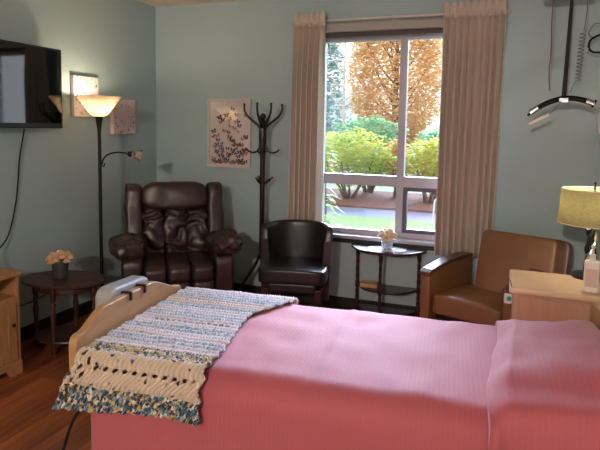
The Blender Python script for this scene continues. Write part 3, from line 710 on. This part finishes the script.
mb = MB(); mb.sell((0.03, 0, .38), (.05, .05, .07), 1, 1, 16, 12); mb.build('bulb', glow('lamp_bulb', '#ffe2b0', 14), tl, 'all')

bt = thing('lotion_bottle', 'white pump bottle with pale pink label in front of the table lamp', 'bottle', (.404, 2.975, .718), math.radians(-10))
bt.scale = (1.0, 1.0, 1.18)
mb = MB(); mb.sell((0, 0, .066), (.07, .046, .132), .16, .45, 36, 24); mb.build('body', M_bottle, bt, 'all')
mb = MB(); mb.box((0, -.0236, .062), (.052, .002, .075)); mb.build('label', M_label, bt, bevel=.0005)
mb = MB(); mb.lathe([(.02, .128), (.016, .14), (.014, .142), (.014, .158), (.006, .16), (.0045, .185)], n=16); mb.build('collar', M_bottle, bt, True)
mb = MB(); mb.sell((0, 0, .19), (.02, .02, .014), .6, .8, 14, 8); mb.tube([(0, 0, .189), (.0, -.028, .187), (0, -.036, .181)], .004, 8); mb.build('pump', M_bottle, bt, True)
cp = thing('cup', 'clear cup beside the pump bottle, cut by the right frame edge', 'cup', (.478, 2.97, .718))
mb = MB(); mb.lathe([(0, .001), (.026, .001), (.028, .003), (.035, .09)], n=28, cap=False); mb.build('wall', M_cup, cp, 'all', solid=.002)

cl = thing('call_button', 'white nurse call button with green centre on the bedside cabinet side', 'call button', (.028, 2.895, .66), NR)
cl.scale = (.75, .8, .85)
mb = MB(); mb.sell((0, -.004, 0), (.052, .014, .06), .35, .35, 28, 16); mb.build('clip_body', M_white, cl, 'all')
mb = MB(); mb.sell((.006, -.012, .002), (.028, .012, .028), .8, 1, 16, 10); mb.build('button', M_green, cl, 'all')
mb = MB(); mb.tube(spline([(-.015, 0, .028), (-.02, .004, .07), (-.012, .01, .10), (.006, .02, .108), (.02, .03, .06)]), .003, 8); mb.build('cord', M_red, cl, True)

# ------------------------------------------------------------------ ceiling lift, cords
lf = thing('ceiling_lift', 'black patient lift with curved hanger bar below the ceiling at right', 'patient lift', (.303, 3.97, .02))
mb = MB(); mb.box((0, 0, 2.43), (.30, .16, .17)); mb.build('motor', M_black, lf, bevel=.02, seg=3)
mb = MB(); mb.box((0, 0, 2.525), (1.6, .06, .03)); mb.build('ceiling_track', M_greyplast, lf, bevel=.003)
mb = MB(); mb.add([(.012, -.002, 2.37), (.032, -.002, 2.37), (.032, .002, 2.37), (.012, .002, 2.37), (-.006, -.004, 1.70), (.022, -.004, 1.70), (.022, .004, 1.70), (-.006, .004, 1.70)], [(0, 1, 2, 3), (7, 6, 5, 4), (4, 5, 1, 0), (5, 6, 2, 1), (6, 7, 3, 2), (7, 4, 0, 3)]); mb.build('strap', M_strap, lf)
bar = [(-.185 + .375 * t, 0, 1.585 + .06 * t + .075 * math.sin(PI * (t * .92 + .04)) ** .9) for t in [i / 24 for i in range(25)]]
tl_ = [(x - .005, y, z) for x, y, z in bar]
mb = MB(); mb.tube(tl_[2:-2], .0175, 14); h_ = mb.build('hanger_bar', M_rubber, lf, True)
for seg_ in (tl_[:4], tl_[-4:]):
    mb = MB(); mb.tube(seg_, .0195, 12); e_ = mb.build('end_fitting', M_metal, h_, True)
    x, y, z = seg_[0] if seg_[0][0] < 0 else seg_[-1]
    mb = MB(); mb.tube([(x - .012, 0, z - .02), (x, 0, z), (x + .012, 0, z + .024)], .0085, 8); mb.build('hook', M_black, h_, True)
mb = MB(); mb.box((.008, 0, 1.682), (.06, .04, .03)); lab(mb.build('swivel', M_metal, lf, bevel=.006), 'chrome swivel block under the strap')
mb = MB(); mb.tube(spline([(-.085, .03, 2.365), (-.088, .03, 2.2), (-.082, .03, 2.0), (-.086, .03, 1.86), (-.078, .03, 1.745)]), .0035, 8); lab(mb.build('pull_cord', M_red, lf, True), 'red emergency pull cord')
pts = [(.11, 0, 2.37), (.112, 0, 2.25), (.105, 0, 2.15), (.10, 0, 2.12)]
for i in range(13 * 12 + 1):
    t = i / (13 * 12); a = 2 * PI * i / 12
    pts.append((.095 - .012 * t + .016 * cos(a), .016 * sin(a), 2.11 - .30 * t))
pts += [(.07, 0, 1.80), (.04, -.02, 1.73)]
mb = MB(); mb.tube(pts, .003, 6); mb.build('coiled_cord', M_coil, lf, True)
mb = MB(); mb.tube(spline([(-.0, -.025, 1.68), (-.03, -.03, 1.64), (-.065, -.03, 1.60), (-.105, -.03, 1.585)]), .0025, 6); mb.build('tag_string', M_coil, lf, True)
mb = MB(); mb.box((-.135, -.03, 1.555), (.135, .008, .02), M=Matrix.Rotation(math.radians(-28), 3, 'Y')); lab(mb.build('pull_tag', M_tagm, lf, bevel=.003), 'cream plastic pull tag')

hc = thing('handset_cable', 'bundled black handset cable with white tip hanging at the right edge', 'cable', (.52, 4.2, 2.16))
mb = MB()
for k in range(4):
    r = .035 + .006 * k
    mb.tube([(.03 + r * .55 * cos(a) + .006 * k, -.012 * k + .01, r * 1.35 * sin(a) - .0) for a in [2 * PI * i / 28 for i in range(29)]], .006, 8)
mb.build('coil', M_rubber, hc, True)
mb = MB(); mb.tube(spline([(0.0, -.03, -.02), (-.05, -.035, -.05), (-.062, -.035, -.1), (-.035, -.035, -.132), (.03, -.035, -.135), (.09, -.03, -.12)]), .007, 8); mb.build('lead', M_rubber, hc, True)
mb = MB(); mb.tube([(-.060, -.035, -.105), (-.078, -.035, -.118)], .006, 8); lab(mb.build('tip', M_white, hc, True), 'white plug tip')
mb = MB(); mb.tube(spline([(.04, .0, .05), (-.03, .02, .06), (-.06, .03, -.0), (-.02, .03, -.04)]), .003, 6); mb.build('thin_wire', M_coil, hc, True)
mb = MB(); mb.tube([(.04, .1005, .045), (.04, -.04, .045), (.04, -.05, .06)], .006, 8); mb.build('wall_hook', M_blackmetal, hc, True)
wc = thing('hanging_cloth', 'white cloth hanging on the back wall, cut by the right frame edge', 'cloth', (.635, 4.22, 1.34))
mb = MB()
rows = []
for i in range(25):
    z = .36 * i / 24; w_ = .06 + .035 * math.sin(PI * min(1, (z / .36) ** .8)) - (.02 if z < .15 else 0) + .01 * sin(z * 30)
    rows.append([(w_ * cos(2 * PI * j / 32) * (1 + .08 * sin(5 * 2 * PI * j / 32 + z * 9)), .045 * sin(2 * PI * j / 32) * (1 + .1 * sin(5 * 2 * PI * j / 32)), z) for j in range(33)])
mb.grid(rows); mb.add([rows[0][j] for j in range(32)], [tuple(range(32))[::-1]]); mb.add([rows[-1][j] for j in range(32)], [tuple(range(32))]); mb.build('folds', M_cloth, wc, True, angle=70)
mb = MB(); mb.tube([(0, .08, .40), (0, .0, .39), (0, -.01, .355)], .006, 8); mb.build('hook', M_metal, wc, True)

# ------------------------------------------------------------------ bed   (local axes: x along the bed, y across it towards the window)
BR = math.radians(5.5)
bed = thing('hospital_bed', 'hospital bed with light wood footboard in the middle of the room', 'bed', (0, 0, 0), BR)
mb = MB()
mb.box((-.38, 1.92, .34), (2.0, .05, .06)); mb.box((-.38, 2.68, .34), (2.0, .05, .06))
for s in (-1.3, -.7, 0, .5): mb.box((s, 2.3, .34), (.05, .74, .05))
mb.build('frame', M_greyplast, bed, bevel=.005)
for s in (-1.1, .4):
    for n_ in (2.0, 2.6):
        mb = MB(); mb.box((s, n_, .2), (.05, .05, .24)); l_ = mb.build('leg', M_greyplast, bed, bevel=.005)
        mb = MB(); mb.lathe([(0, -.014), (.05, -.014), (.058, -.008), (.058, .008), (.05, .014), (0, .014)], n=24); w_ = mb.build('caster', M_rubber, l_, True); w_.rotation_euler = (PI / 2, 0, 0); w_.location = (s, n_, .058)
        mb = MB(); mb.box((s, n_, .1), (.03, .045, .06)); mb.build('caster_fork', M_metal, l_, bevel=.003)
mb = MB(); mb.box((-.38, 2.31, .455), (2.02, .90, .17)); mb.build('mattress', M_cloth, bed, bevel=.04, seg=4)
def smooth(e0, e1, x):
    t = min(1, max(0, (x - e0) / (e1 - e0))); return t * t * (3 - 2 * t)
def fb_h(n_):
    return .635 + .068 * smooth(1.88, 2.06, n_) - .095 * smooth(2.42, 2.74, n_)
poly = [(1.845, .40)] + [(1.845, .56), (1.846, .60), (1.855, .625)] + [(1.87 + .86 * i / 40, fb_h(1.87 + .86 * i / 40)) for i in range(41)] + [(2.755, .585), (2.76, .55), (2.76, .40)]
mb = MB(); mb.prism(poly, -1.475, -1.435, Matrix(((0, 0, 1), (1, 0, 0), (0, 1, 0)))); mb.build('footboard', M_foot, bed, bevel=.008, seg=3)
poly = [(1.845, .35), (1.845, .66), (1.87, .69), (2.0, .74), (2.6, .74), (2.69, .735), (2.712, .715), (2.715, .68), (2.715, .35)]
mb = MB(); mb.prism(poly, .64, .675, Matrix(((0, 0, 1), (1, 0, 0), (0, 1, 0)))); mb.build('headboard', M_foot, bed, bevel=.008, seg=3)
# control box hung on the outside of the footboard
poly = [(2.14, .46), (2.14, .70), (2.155, .728), (2.19, .74), (2.44, .728), (2.475, .715), (2.49, .68), (2.49, .46)]
mb = MB(); mb.prism(poly, -1.565, -1.478, Matrix(((0, 0, 1), (1, 0, 0), (0, 1, 0)))); cbx = mb.build('control_box', M_greyplast, bed, bevel=.018, seg=4)
for n_ in (2.235, 2.36):
    mb = MB(); t_ = fb_h(n_)
    mb.box((-1.43, n_, t_ - .012), (.008, .014, .04)); mb.box((-1.455, n_, t_ + .005), (.058, .014, .008)); mb.box((-1.478, n_, t_ - .01), (.008, .014, .03)); mb.build('hook', M_black, cbx)

# bedspread ---------------------------------------------------------------
def profile(nn, z_top, y_near, y_far, rn, rf, zn, zf):
    """cross-section across the bed from the near hem up, over the top and down the far side; returns [(y,z,arc)]"""
    pts = []
    L1 = z_top - rn - zn; L2 = rn * PI / 2; L3 = (y_far - rf) - (y_near + rn); L4 = rf * PI / 2; L5 = z_top - rf - zf
    tot = L1 + L2 + L3 + L4 + L5
    for i in range(nn + 1):
        a = tot * i / nn; d = a
        if d < L1: pts.append((y_near, zn + d, a)); continue
        d -= L1
        if d < L2: th = d / rn; pts.append((y_near + rn - rn * cos(th), z_top - rn + rn * sin(th), a)); continue
        d -= L2
        if d < L3: pts.append((y_near + rn + d, z_top, a)); continue
        d -= L3
        if d < L4: th = d / rf; pts.append((y_far - rf + rf * sin(th), z_top - rf + rf * cos(th), a)); continue
        d -= L4; pts.append((y_far, z_top - rf - d, a))
    return pts
prof = profile(150, .56, 1.83, 2.785, .11, .06, .07, .25)
rows, uvs = [], []
S0, S1 = -1.36, .32
for i in range(181):
    t = i / 180; s = S0 + (S1 - S0) * t; r = []
    for (y, z, a) in prof:
        side = 1 - smooth(1.83, 1.95, y)
        p = Vector((s, y, z))
        w = noise.noise(Vector((s * 3, y * 5, 2))) * .006 + noise.noise(Vector((s * 9, y * 6, 7))) * .007
        z2 = z + w * (1 - side) + .004 * math.exp(-((s + .45) / .02) ** 2) * (1 - side)
        y2 = y - side * (.012 * sin(s * 9 + z * 3) * (.56 - z) * 1.5 + noise.noise(Vector((s * 7, z * 2, 3))) * .012 * (.6 - z) * 2 + .03 * (.56 - z))
        # crease where the foot end is tucked in
        s2 = s + (side * .03 * (1 - t) * (.56 - z) if t < .1 else 0)
        r.append((s2, y2, z2)); uvs.append((s, a))
    rows.append(r)
mb = MB(); mb.grid(rows, uvs=uvs)
bs = thing('bedspread', 'pink woven bedspread covering the hospital bed', 'bedspread', (0, 0, 0), BR)
mb.build('coverlet', M_spread, bs, 'all', solid=.006)
# the part folded over the pillow
prof = profile(120, .565, 1.80, 2.77, .12, .08, .07, .30)
rows, uvs = [], []
for i in range(91):
    t = i / 90; r = []
    for (y, z, a) in prof:
        s = .155 + .085 * smooth(1.8, 2.7, y) + (.66 - .215) * t * (1 - 0)
        s = min(s, .615)
        side = 1 - smooth(1.80, 1.94, y)
        e = smooth(-.02, .16, t) * (1 - .75 * smooth(.82, 1, t) ** 2) * (.78 + .36 * smooth(.1, .85, t))
        m_ = math.exp(-((y - 2.27) / .40) ** 6)
        hgt = (.028 + .092 * e) * m_ * (1 - side) + side * .02 + .02 * (1 - m_) * (1 - side)
        hgt += .085 * e * side * smooth(.2, .56, z) + .03 * side * smooth(.3, .5, z) * (1 - e) * 0
        if z < .2: hgt = 0
        w = noise.noise(Vector((s * 6, y * 5 + z * 3, 11))) * .012 + noise.noise(Vector((s * 14, y * 8 - z * 8, 5))) * .005
        yy = y - side * (.015 + .02 * sin(s * 11 + 1.5) * (.6 - z) + .05 * (.56 - z)) - side * .02 * math.exp(-((t - .03) / .05) ** 2)
        r.append((s + .02 * noise.noise(Vector((y * 4, z * 4, 1))) * (1 - t), yy + w * side, z + hgt + w * (1 - side))); uvs.append((s, a))
    rows.append(r)
# rolled leading edge
edge = rows[0]
pre = []
for k in (2, 1):
    pre.append([(p[0] + .004 * k, p[1] + (.012 * k if p[2] < .5 and p[1] < 1.95 else 0), p[2] - (.012 * k if p[1] > 1.86 else 0)) for p in edge])
uv_pre = [(uvs[j][0] - .02, uvs[j][1]) for _ in range(2) for j in range(len(edge))]
mb = MB(); mb.grid(pre + rows, uvs=uv_pre + uvs)
mb.build('pillow_cover', M_fold, bs, 'all', solid=.008)

# crochet throw ------------------------------------------------------------
prof = profile(420, .578, 1.808, 2.80, .10, .05, .388, .50)
rows, uvs, hole = [], [], set()
NV = 230
for i, (y, z, a) in enumerate(prof):
    side = 1 - smooth(1.808, 1.90, y)
    hang = smooth(.58, .38, z) * side
    sl = -1.412 - .085 * hang + .012 * sin(a * 60) * .5
    far = smooth(2.45, 2.78, y)
    sr = -.865 - .045 * math.exp(-((y - 2.4) / .25) ** 2) + .10 * far + .006 * sin(a * 90)
    r = []
    for j in range(NV + 1):
        v = j / NV; s = sl + (sr - sl) * v; d = s - sl
        row = .036 if a > .215 or a < .088 else .0635; q = (a - .088) / row + 10; fr = q - int(q)
        st = .0205 if .088 < a < .215 else .0145
        xx = d / st + (.5 if int(q) % 2 else 0)
        twist = .25 * sin(2 * PI * fr)
        rib = abs(sin(PI * (xx + twist)))
        h = .012 * rib * (.45 + .55 * sin(PI * fr)) + .003 * noise.noise(Vector((a * 120, d * 120, 0)))
        if .088 < a < .215: h = .024 * rib ** .6 * (.5 + .5 * sin(PI * fr) ** .5)
        dark = a < .09
        if dark: h += .005 * noise.noise(Vector((a * 70, d * 70, 4)))
        h += .004 * noise.noise(Vector((a * 8, d * 8, 9)))
        # hem scallop
        dz = 0
        if a < .12: dz = -.03 * smooth(-1.15, -1.45, s) * (1 - a / .12)
        if a < .03: dz += -.004 * sin(d * 2 * PI / .05) * (1 - a / .03)
        # normal direction of the profile
        i0, i1 = max(0, i - 1), min(len(prof) - 1, i + 1)
        ty, tz = prof[i1][0] - prof[i0][0], prof[i1][1] - prof[i0][1]; L_ = math.hypot(ty, tz) or 1
        ny, nz2 = -tz / L_, ty / L_
        lift = .010 * side * hang * (1 + sin(s * 14)) + .03 * hang * hang * smooth(-1.40, -1.55, s)
        r.append((s, y + ny * (h + lift), z + nz2 * h + dz)); uvs.append((d, a))
        # holes: eyelet rows, and the fan border at the foot edge
        for a0, pd in ((.145, .042), (.60, .03), (.625, .03)):
            if abs(a - a0) < .0085:
                dd = (d / pd) % 1
                if abs(dd - .5) * pd < .0085 * math.sqrt(max(0, 1 - ((a - a0) / .0085) ** 2)) + .002 and .09 < d < (sr - sl) - .03: hole.add((i, j))
        if .018 < d < .085 and .03 < a < .30:
            cc = round((a - .05) / .045) * .045 + .05
            for d0 in (.03, .062):
                off = .0 if d0 < .05 else .022
                c2 = round((a - .05 - off) / .045) * .045 + .05 + off
                if ((a - c2) / .012) ** 2 + ((d - d0) / .010) ** 2 < 1: hole.add((i, j))
    rows.append(r)
mb = MB(); mb.grid(rows, keep=lambda i, j: (i, j) not in hole, uvs=uvs)
th = mb.build('crochet_throw', M_throw, None, 'all', solid=.007); th.rotation_euler = (0, 0, BR)
tag(th, 'crocheted cream and blue striped throw over the foot of the pink bed', 'blanket')

def bp(s, n_, z): return (s * cos(BR) - n_ * sin(BR), s * sin(BR) + n_ * cos(BR), z)
mb = MB(); mb.tube(spline([bp(-1.39, 1.95, .36), bp(-1.45, 1.86, .30), bp(-1.47, 1.80, .18), bp(-1.45, 1.73, .06), bp(-1.38, 1.66, .012), bp(-1.25, 1.58, .008), bp(-1.05, 1.5, .008)]), .006, 8)
tag(mb.build('power_cord', M_rubber, None, True), 'black cord dropping from the bed foot to the wood floor', 'cord')

# ------------------------------------------------------------------ ceiling fixture added out of view to fill the room with light
cf = thing('ceiling_fill', 'round frosted ceiling light added as fill over the unseen near part of the room', 'lamp', (-.4, -2.5, CH))
mb = MB(); mb.lathe([(.2, 0), (.2, -.03), (.185, -.035)], n=40); mb.build('rim', M_white, cf, True)
mb = MB(); mb.lathe([(.19, -.03), (.16, -.055), (.1, -.075), (0, -.082)], n=40); mb.build('diffuser', glow('fill_diffuser', '#ffe6c8', 8), cf, 'all')

# ------------------------------------------------------------------ outside
GZ = -.15
M_lawn = mat('lawn', '#557f3c', .9, c2='#7d9647', ns=14, bump=.6, bs=120, bd=.03, coord='Object')
M_path = mat('asphalt', '#74778a', .9, c2='#696c80', ns=20)
M_mulch = mat('mulch', '#7d5140', .95, c2='#603d30', ns=25, bump=.6, bs=60, bd=.03)
M_far = mat('far_ground', '#8a8f78', .95)
struct(slab('lawn_ground', [((-30, WB + T + .01, GZ - .1), (20, 9.9, GZ))], M_lawn))
struct(slab('path_ground', [((-30, 9.9, GZ - .1), (20, 11.1, GZ - .02))], M_path))
struct(slab('mulch_ground', [((-30, 11.1, GZ - .1), (20, 14.0, GZ + .02))], M_mulch))
struct(slab('far_ground', [((-60, 14.0, GZ - .1), (60, 90, GZ))], M_far))
def leafmat(name, c1, c2, tr=.5, ns=2.5): return translucent(name, c1, tr, .6, ns, c2)
M_or = leafmat('orange_leaves', '#e3bf88', '#d0a56c', .5, 3)
M_yel = leafmat('yellow_leaves', '#d8c850', '#a9b048', .5, 3)
M_grn = leafmat('green_leaves', '#6e9a52', '#9db45a', .5, 3)
M_blu = leafmat('bluegreen_needles', '#7d9c92', '#6a8c80', .4, 3)
M_bgrn = leafmat('bluish_green_leaves', '#7aa888', '#8fb97e', .5, 3)
M_ygrn = leafmat('yellowgreen_leaves', '#a9bf62', '#dcd568', .5, 2)
M_bark = mat('bark', '#6a5346', .9, c2='#57443a', ns=14)
M_pale = mat('pale_bark', '#c9b8a6', .9, c2='#b8a696', ns=14)
def foliage(mb, n, lf, shape, rnd):
    for _ in range(n):
        c = Vector(shape()); s = lf * rnd.uniform(.6, 1.3)
        R = Matrix.Rotation(rnd.uniform(0, 2 * PI), 3, 'Z') @ Matrix.Rotation(rnd.uniform(-1.2, 1.2), 3, 'X')
        vs = [c + R @ Vector(p) for p in ((-.5 * s, 0, 0), (0, -.28 * s, .05 * s), (.5 * s, 0, 0), (0, .28 * s, .05 * s))]
        mb.add(vs, [(0, 1, 2, 3)])
def ell(c, d, rnd, hollow=.35):
    def f():
        while True:
            p = Vector((rnd.uniform(-1, 1), rnd.uniform(-1, 1), rnd.uniform(-1, 1)))
            l = p.length
            if l < 1 and l > hollow * rnd.random():
                q = 1 + .22 * noise.noise(p * 2.3 + Vector(c))
                return (c[0] + p.x * d[0] * q, c[1] + p.y * d[1] * q, c[2] + p.z * d[2] * q)
    return f
def shrub(loc, d, m, label, n, seed, lf=.16, stems=6, cat='shrub', base=.35, name='garden_shrub', grp='shrubs behind the path'):
    rnd = random.Random(seed); o = thing(name, label, cat, (loc[0], loc[1], GZ), group=None)
    mb = MB(); foliage(mb, n, lf, ell((0, 0, base + d[2]), d, rnd), rnd); mb.build('foliage', m, o)
    mb = MB()
    for k in range(stems):
        a = 2 * PI * k / stems + rnd.random(); r = d[0] * .55
        mb.tube(spline([(.08 * cos(a), .08 * sin(a), 0), (r * .4 * cos(a), r * .4 * sin(a), base * .9), (r * cos(a), r * sin(a) * .7, base + d[2] * .9)], 5), [.035] * 4 + [.025] * 4 + [.015] * 3, 7)
    mb.build('stems', M_bark, o, True); return o
shrub((-3.45, 12.3), (1.12, .42, .66), M_ygrn, 'yellow-green leafy shrub on bare stems behind the path, at left', 4200, 1, .095, 7, base=.30)
shrub((-1.62, 12.3), (.58, .42, .58), M_yel, 'bright yellow shrub behind the path, right of the mullion', 2600, 2, .095, 6, base=.28)
shrub((-4.85, 13.5), (.5, .42, .8), M_grn, 'green shrub at the left side of the window view', 2200, 3, .11, 6, base=.2)
shrub((-3.3, 13.6), (1.0, .42, .78), M_bgrn, 'broad green shrub below the orange tree', 4200, 4, .11, 7, base=.4)
shrub((-1.65, 13.6), (.6, .42, .66), M_bgrn, 'blue-green shrub at the right side of the window view', 2200, 6, .11, 6, base=.4)
shrub((-2.45, 12.95), (.34, .3, .55), M_or, 'small orange-tinted shrub behind the window mullion', 1500, 9, .1, 5, base=.3)
for k_, (x_, l_) in enumerate(((-9.3, 'dark green tree far back at the left of the garden'), (-5.9, 'dark green tree far back behind the orange tree'), (-2.5, 'dark green tree far back right of the orange tree'))):
    shrub((x_, 33, 0), (1.3, 1.0, 1.0 + .25 * (k_ % 2)), M_grn, l_, 1500, 60 + k_, .3, 5, cat='tree', base=.1, name='garden_tree')
# orange tree
ct = thing('orange_tree', 'tall orange autumn tree beyond the shrubs', 'tree', (-4.55, 23, GZ))
rnd = random.Random(11)
def cone():
    while True:
        z = rnd.uniform(1.0, 7.6); f = (z - 1.0) / 6.6
        R = 2.05 * (math.sin(PI * min(1, f * .92 + .1)) ** .65)
        a = rnd.uniform(0, 2 * PI); r = R * math.sqrt(rnd.uniform(.25, 1)) * (1 + .12 * noise.noise(Vector((cos(a) * 2, sin(a) * 2, z))))
        return (r * cos(a), r * sin(a), z)
mb = MB(); foliage(mb, 20000, .19, cone, rnd); mb.build('crown', M_or, ct)
mb = MB(); mb.tube([(0, 0, 0), (.02, 0, 2), (0, .05, 4.5), (.05, 0, 7)], [.16, .13, .08, .03], 10); mb.build('trunk', M_bark, ct, True)
mb = MB()
for k in range(26):
    a = k * 2.4; z0 = 1.3 + 4.6 * k / 26; r = 1.7 * (1 - .5 * k / 26)
    mb.tube(spline([(0, 0, z0), (r * .5 * cos(a), r * .5 * sin(a), z0 + .7), (r * cos(a), r * sin(a), z0 + 1.7)], 4), [.05] * 3 + [.035] * 3 + [.02] * 3, 6)
mb.build('branches', M_bark, ct, True)
# conifer at left
cn = thing('conifer_tree', 'blue-green conifer at the left edge of the window view', 'tree', (-8.7, 26, GZ))
def conif():
    z = rnd.uniform(.6, 8.5); R = 1.75 * (1 - z / 9.2) + .1; a = rnd.uniform(0, 2 * PI); r = R * math.sqrt(rnd.random()) * (.75 + .35 * abs(sin(z * 4)))
    return (r * cos(a), r * sin(a), z)
mb = MB(); foliage(mb, 3800, .26, conif, rnd); mb.build('crown', M_blu, cn)
mb = MB(); mb.tube([(0, 0, 0), (0, 0, 8.6)], [.17, .02], 9); mb.build('trunk', M_bark, cn, True)
# bare branching tree in front of the orange one
bt_ = thing('bare_tree', 'pale bare-branched young tree in front of the orange tree', 'tree', (-6.1, 20.6, GZ))
rnd = random.Random(31); mb = MB()
mb.tube([(0, 0, 0), (.05, 0, 1.5), (.0, .05, 3), (.05, 0, 5.6)], [.06, .05, .04, .015], 8); mb.build('trunk', M_pale, bt_, True)
mb = MB()
for k in range(13):
    a = (k * 2.1) % (2 * PI); z0 = 1.9 + 3.2 * k / 13; r = rnd.uniform(.9, 1.6)
    p1, p2 = Vector((r * .45 * cos(a), r * .45 * sin(a) * .5, z0 + .35)), Vector((r * cos(a), r * sin(a) * .5, z0 + .8))
    mb.tube(spline([(0, 0, z0), p1, p2], 4), [.022] * 3 + [.016] * 3 + [.008] * 3, 6)
    for j in range(3):
        q = p1 + (p2 - p1) * (j / 3); mb.tube([q, q + Vector((rnd.uniform(-.3, .4), rnd.uniform(-.2, .2), rnd.uniform(.1, .5)))], [.012, .005], 5)
mb.build('branches', M_pale, bt_, True)
# leafy stem close to the glass at lower left
lp_ = thing('leafy_plant', 'long-leaved green plant outside the lower left window corner', 'plant', (-2.05, 6.2, GZ))
mb = MB(); rnd = random.Random(8)
for k in range(26):
    z0 = .35 + 1.0 * rnd.random(); a = rnd.uniform(-1.2, 1.2); l = rnd.uniform(.18, .3)
    d = Vector((cos(a), sin(a) * .6, rnd.uniform(-.6, .25))).normalized(); sd = Vector((-d.y, d.x, 0)).normalized() * .028
    b0 = Vector((.04 * rnd.uniform(-1, 1), .04 * rnd.uniform(-1, 1), z0))
    mb.add([b0, b0 + d * l * .5 + sd + Vector((0, 0, .02)), b0 + d * l - Vector((0, 0, .03)), b0 + d * l * .5 - sd + Vector((0, 0, .02))], [(0, 1, 2, 3)])
mb.build('leaves', M_grn, lp_)
mb = MB(); mb.tube([(0, 0, 0), (.03, 0, .7), (0, .02, 1.4)], [.014, .011, .005], 7); mb.build('stem', M_leaf, lp_, True)
st = MB(); st.tube(spline([(-1.02, 8.2, GZ), (-1.0, 8.2, .35), (-.98, 8.2, .46), (-.9, 8.2, .48), (-.62, 8.2, .45), (-.58, 8.2, .40)], 6), .012, 8)
tag(st.build('garden_stake', M_white, None, True), 'white bent garden stake on the lawn outside the right window half', 'stake')
# pale building far behind
pb = thing('pale_building', 'pale low building far behind the garden trees at left', 'building', (-16, 42, GZ))
mb = MB(); mb.box((0, 0, 1.6), (9, 6, 3.2)); mb.build('wall', mat('pale_stucco', '#d8d8dc', .9), pb)
mb = MB(); mb.prism([(-3.4, 3.2), (3.4, 3.2), (0, 4.5)], -4.8, 4.8, Matrix(((0, 0, 1), (1, 0, 0), (0, 1, 0)))); mb.build('roof', mat('grey_roof', '#8a8a90', .9), pb)
for x in (-3, 0, 3):
    mb = MB(); mb.box((x, -3.02, 1.7), (1.2, .06, 1.1)); mb.build('window', mat('dark_glass', '#5a6270', .2), pb)

# ------------------------------------------------------------------ light
w = bpy.data.worlds.new('sky'); sc.world = w; w.use_nodes = True; nt = w.node_tree
bg = nt.nodes['Background']; bg.inputs[0].default_value = (.86, .92, 1, 1); bg.inputs[1].default_value = 1.1
def sun(name, d, st, ang, c):
    l = bpy.data.lights.new(name, 'SUN'); l.energy = st; l.angle = math.radians(ang); l.color = c
    o = bpy.data.objects.new(name, l); col.objects.link(o); o.rotation_euler = Vector(d).to_track_quat('-Z', 'Y').to_euler()
sun('bright_sky_sun', (.10, -.90, -.46), 13.5, 42, (.58, .72, 1))
def point(name, loc, e, r, c):
    l = bpy.data.lights.new(name, 'POINT'); l.energy = e; l.shadow_soft_size = r; l.color = c
    o = bpy.data.objects.new(name, l); col.objects.link(o); o.location = loc
point('torchiere_light', (-2.83, 3.27, 1.655), 4, .03, (1, .78, .56))
point('table_lamp_light', (.432, 3.27, 1.13), 3, .03, (1, .90, .76))
point('ceiling_fill_light', (-.4, -2.5, CH - .16), 150, .06, (1, .86, .74))  # added fill from the unseen ceiling fixture, brightens walls and near bed side

# ------------------------------------------------------------------ camera
cam = bpy.data.cameras.new('camera'); co = bpy.data.objects.new('camera', cam); col.objects.link(co)
yaw, pitch, roll = .36323150417, .0921470866, -.0167788173
f = Vector((-sin(yaw) * cos(pitch), cos(yaw) * cos(pitch), -sin(pitch))); r = Vector((cos(yaw), sin(yaw), 0)); d = f.cross(r)
r2 = r * cos(roll) + d * sin(roll); d2 = d * cos(roll) - r * sin(roll)
Mx = Matrix((r2, -d2, -f)).transposed().to_4x4(); Mx.translation = Vector((0, 0, 1.5)); co.matrix_world = Mx
cam.sensor_width = 36; cam.lens = 33.0; cam.shift_y = -(225 - 177.64) / 600; cam.clip_start = .05; cam.clip_end = 300
sc.camera = co
sc.view_settings.view_transform = 'Standard'; sc.view_settings.look = 'None'; sc.view_settings.gamma = 1
sc.view_settings.exposure = 1.12
sc.cycles.use_denoising = True
sc.cycles.max_bounces = 10; sc.cycles.diffuse_bounces = 5; sc.cycles.transparent_max_bounces = 12
sc.cycles.sample_clamp_indirect = 6
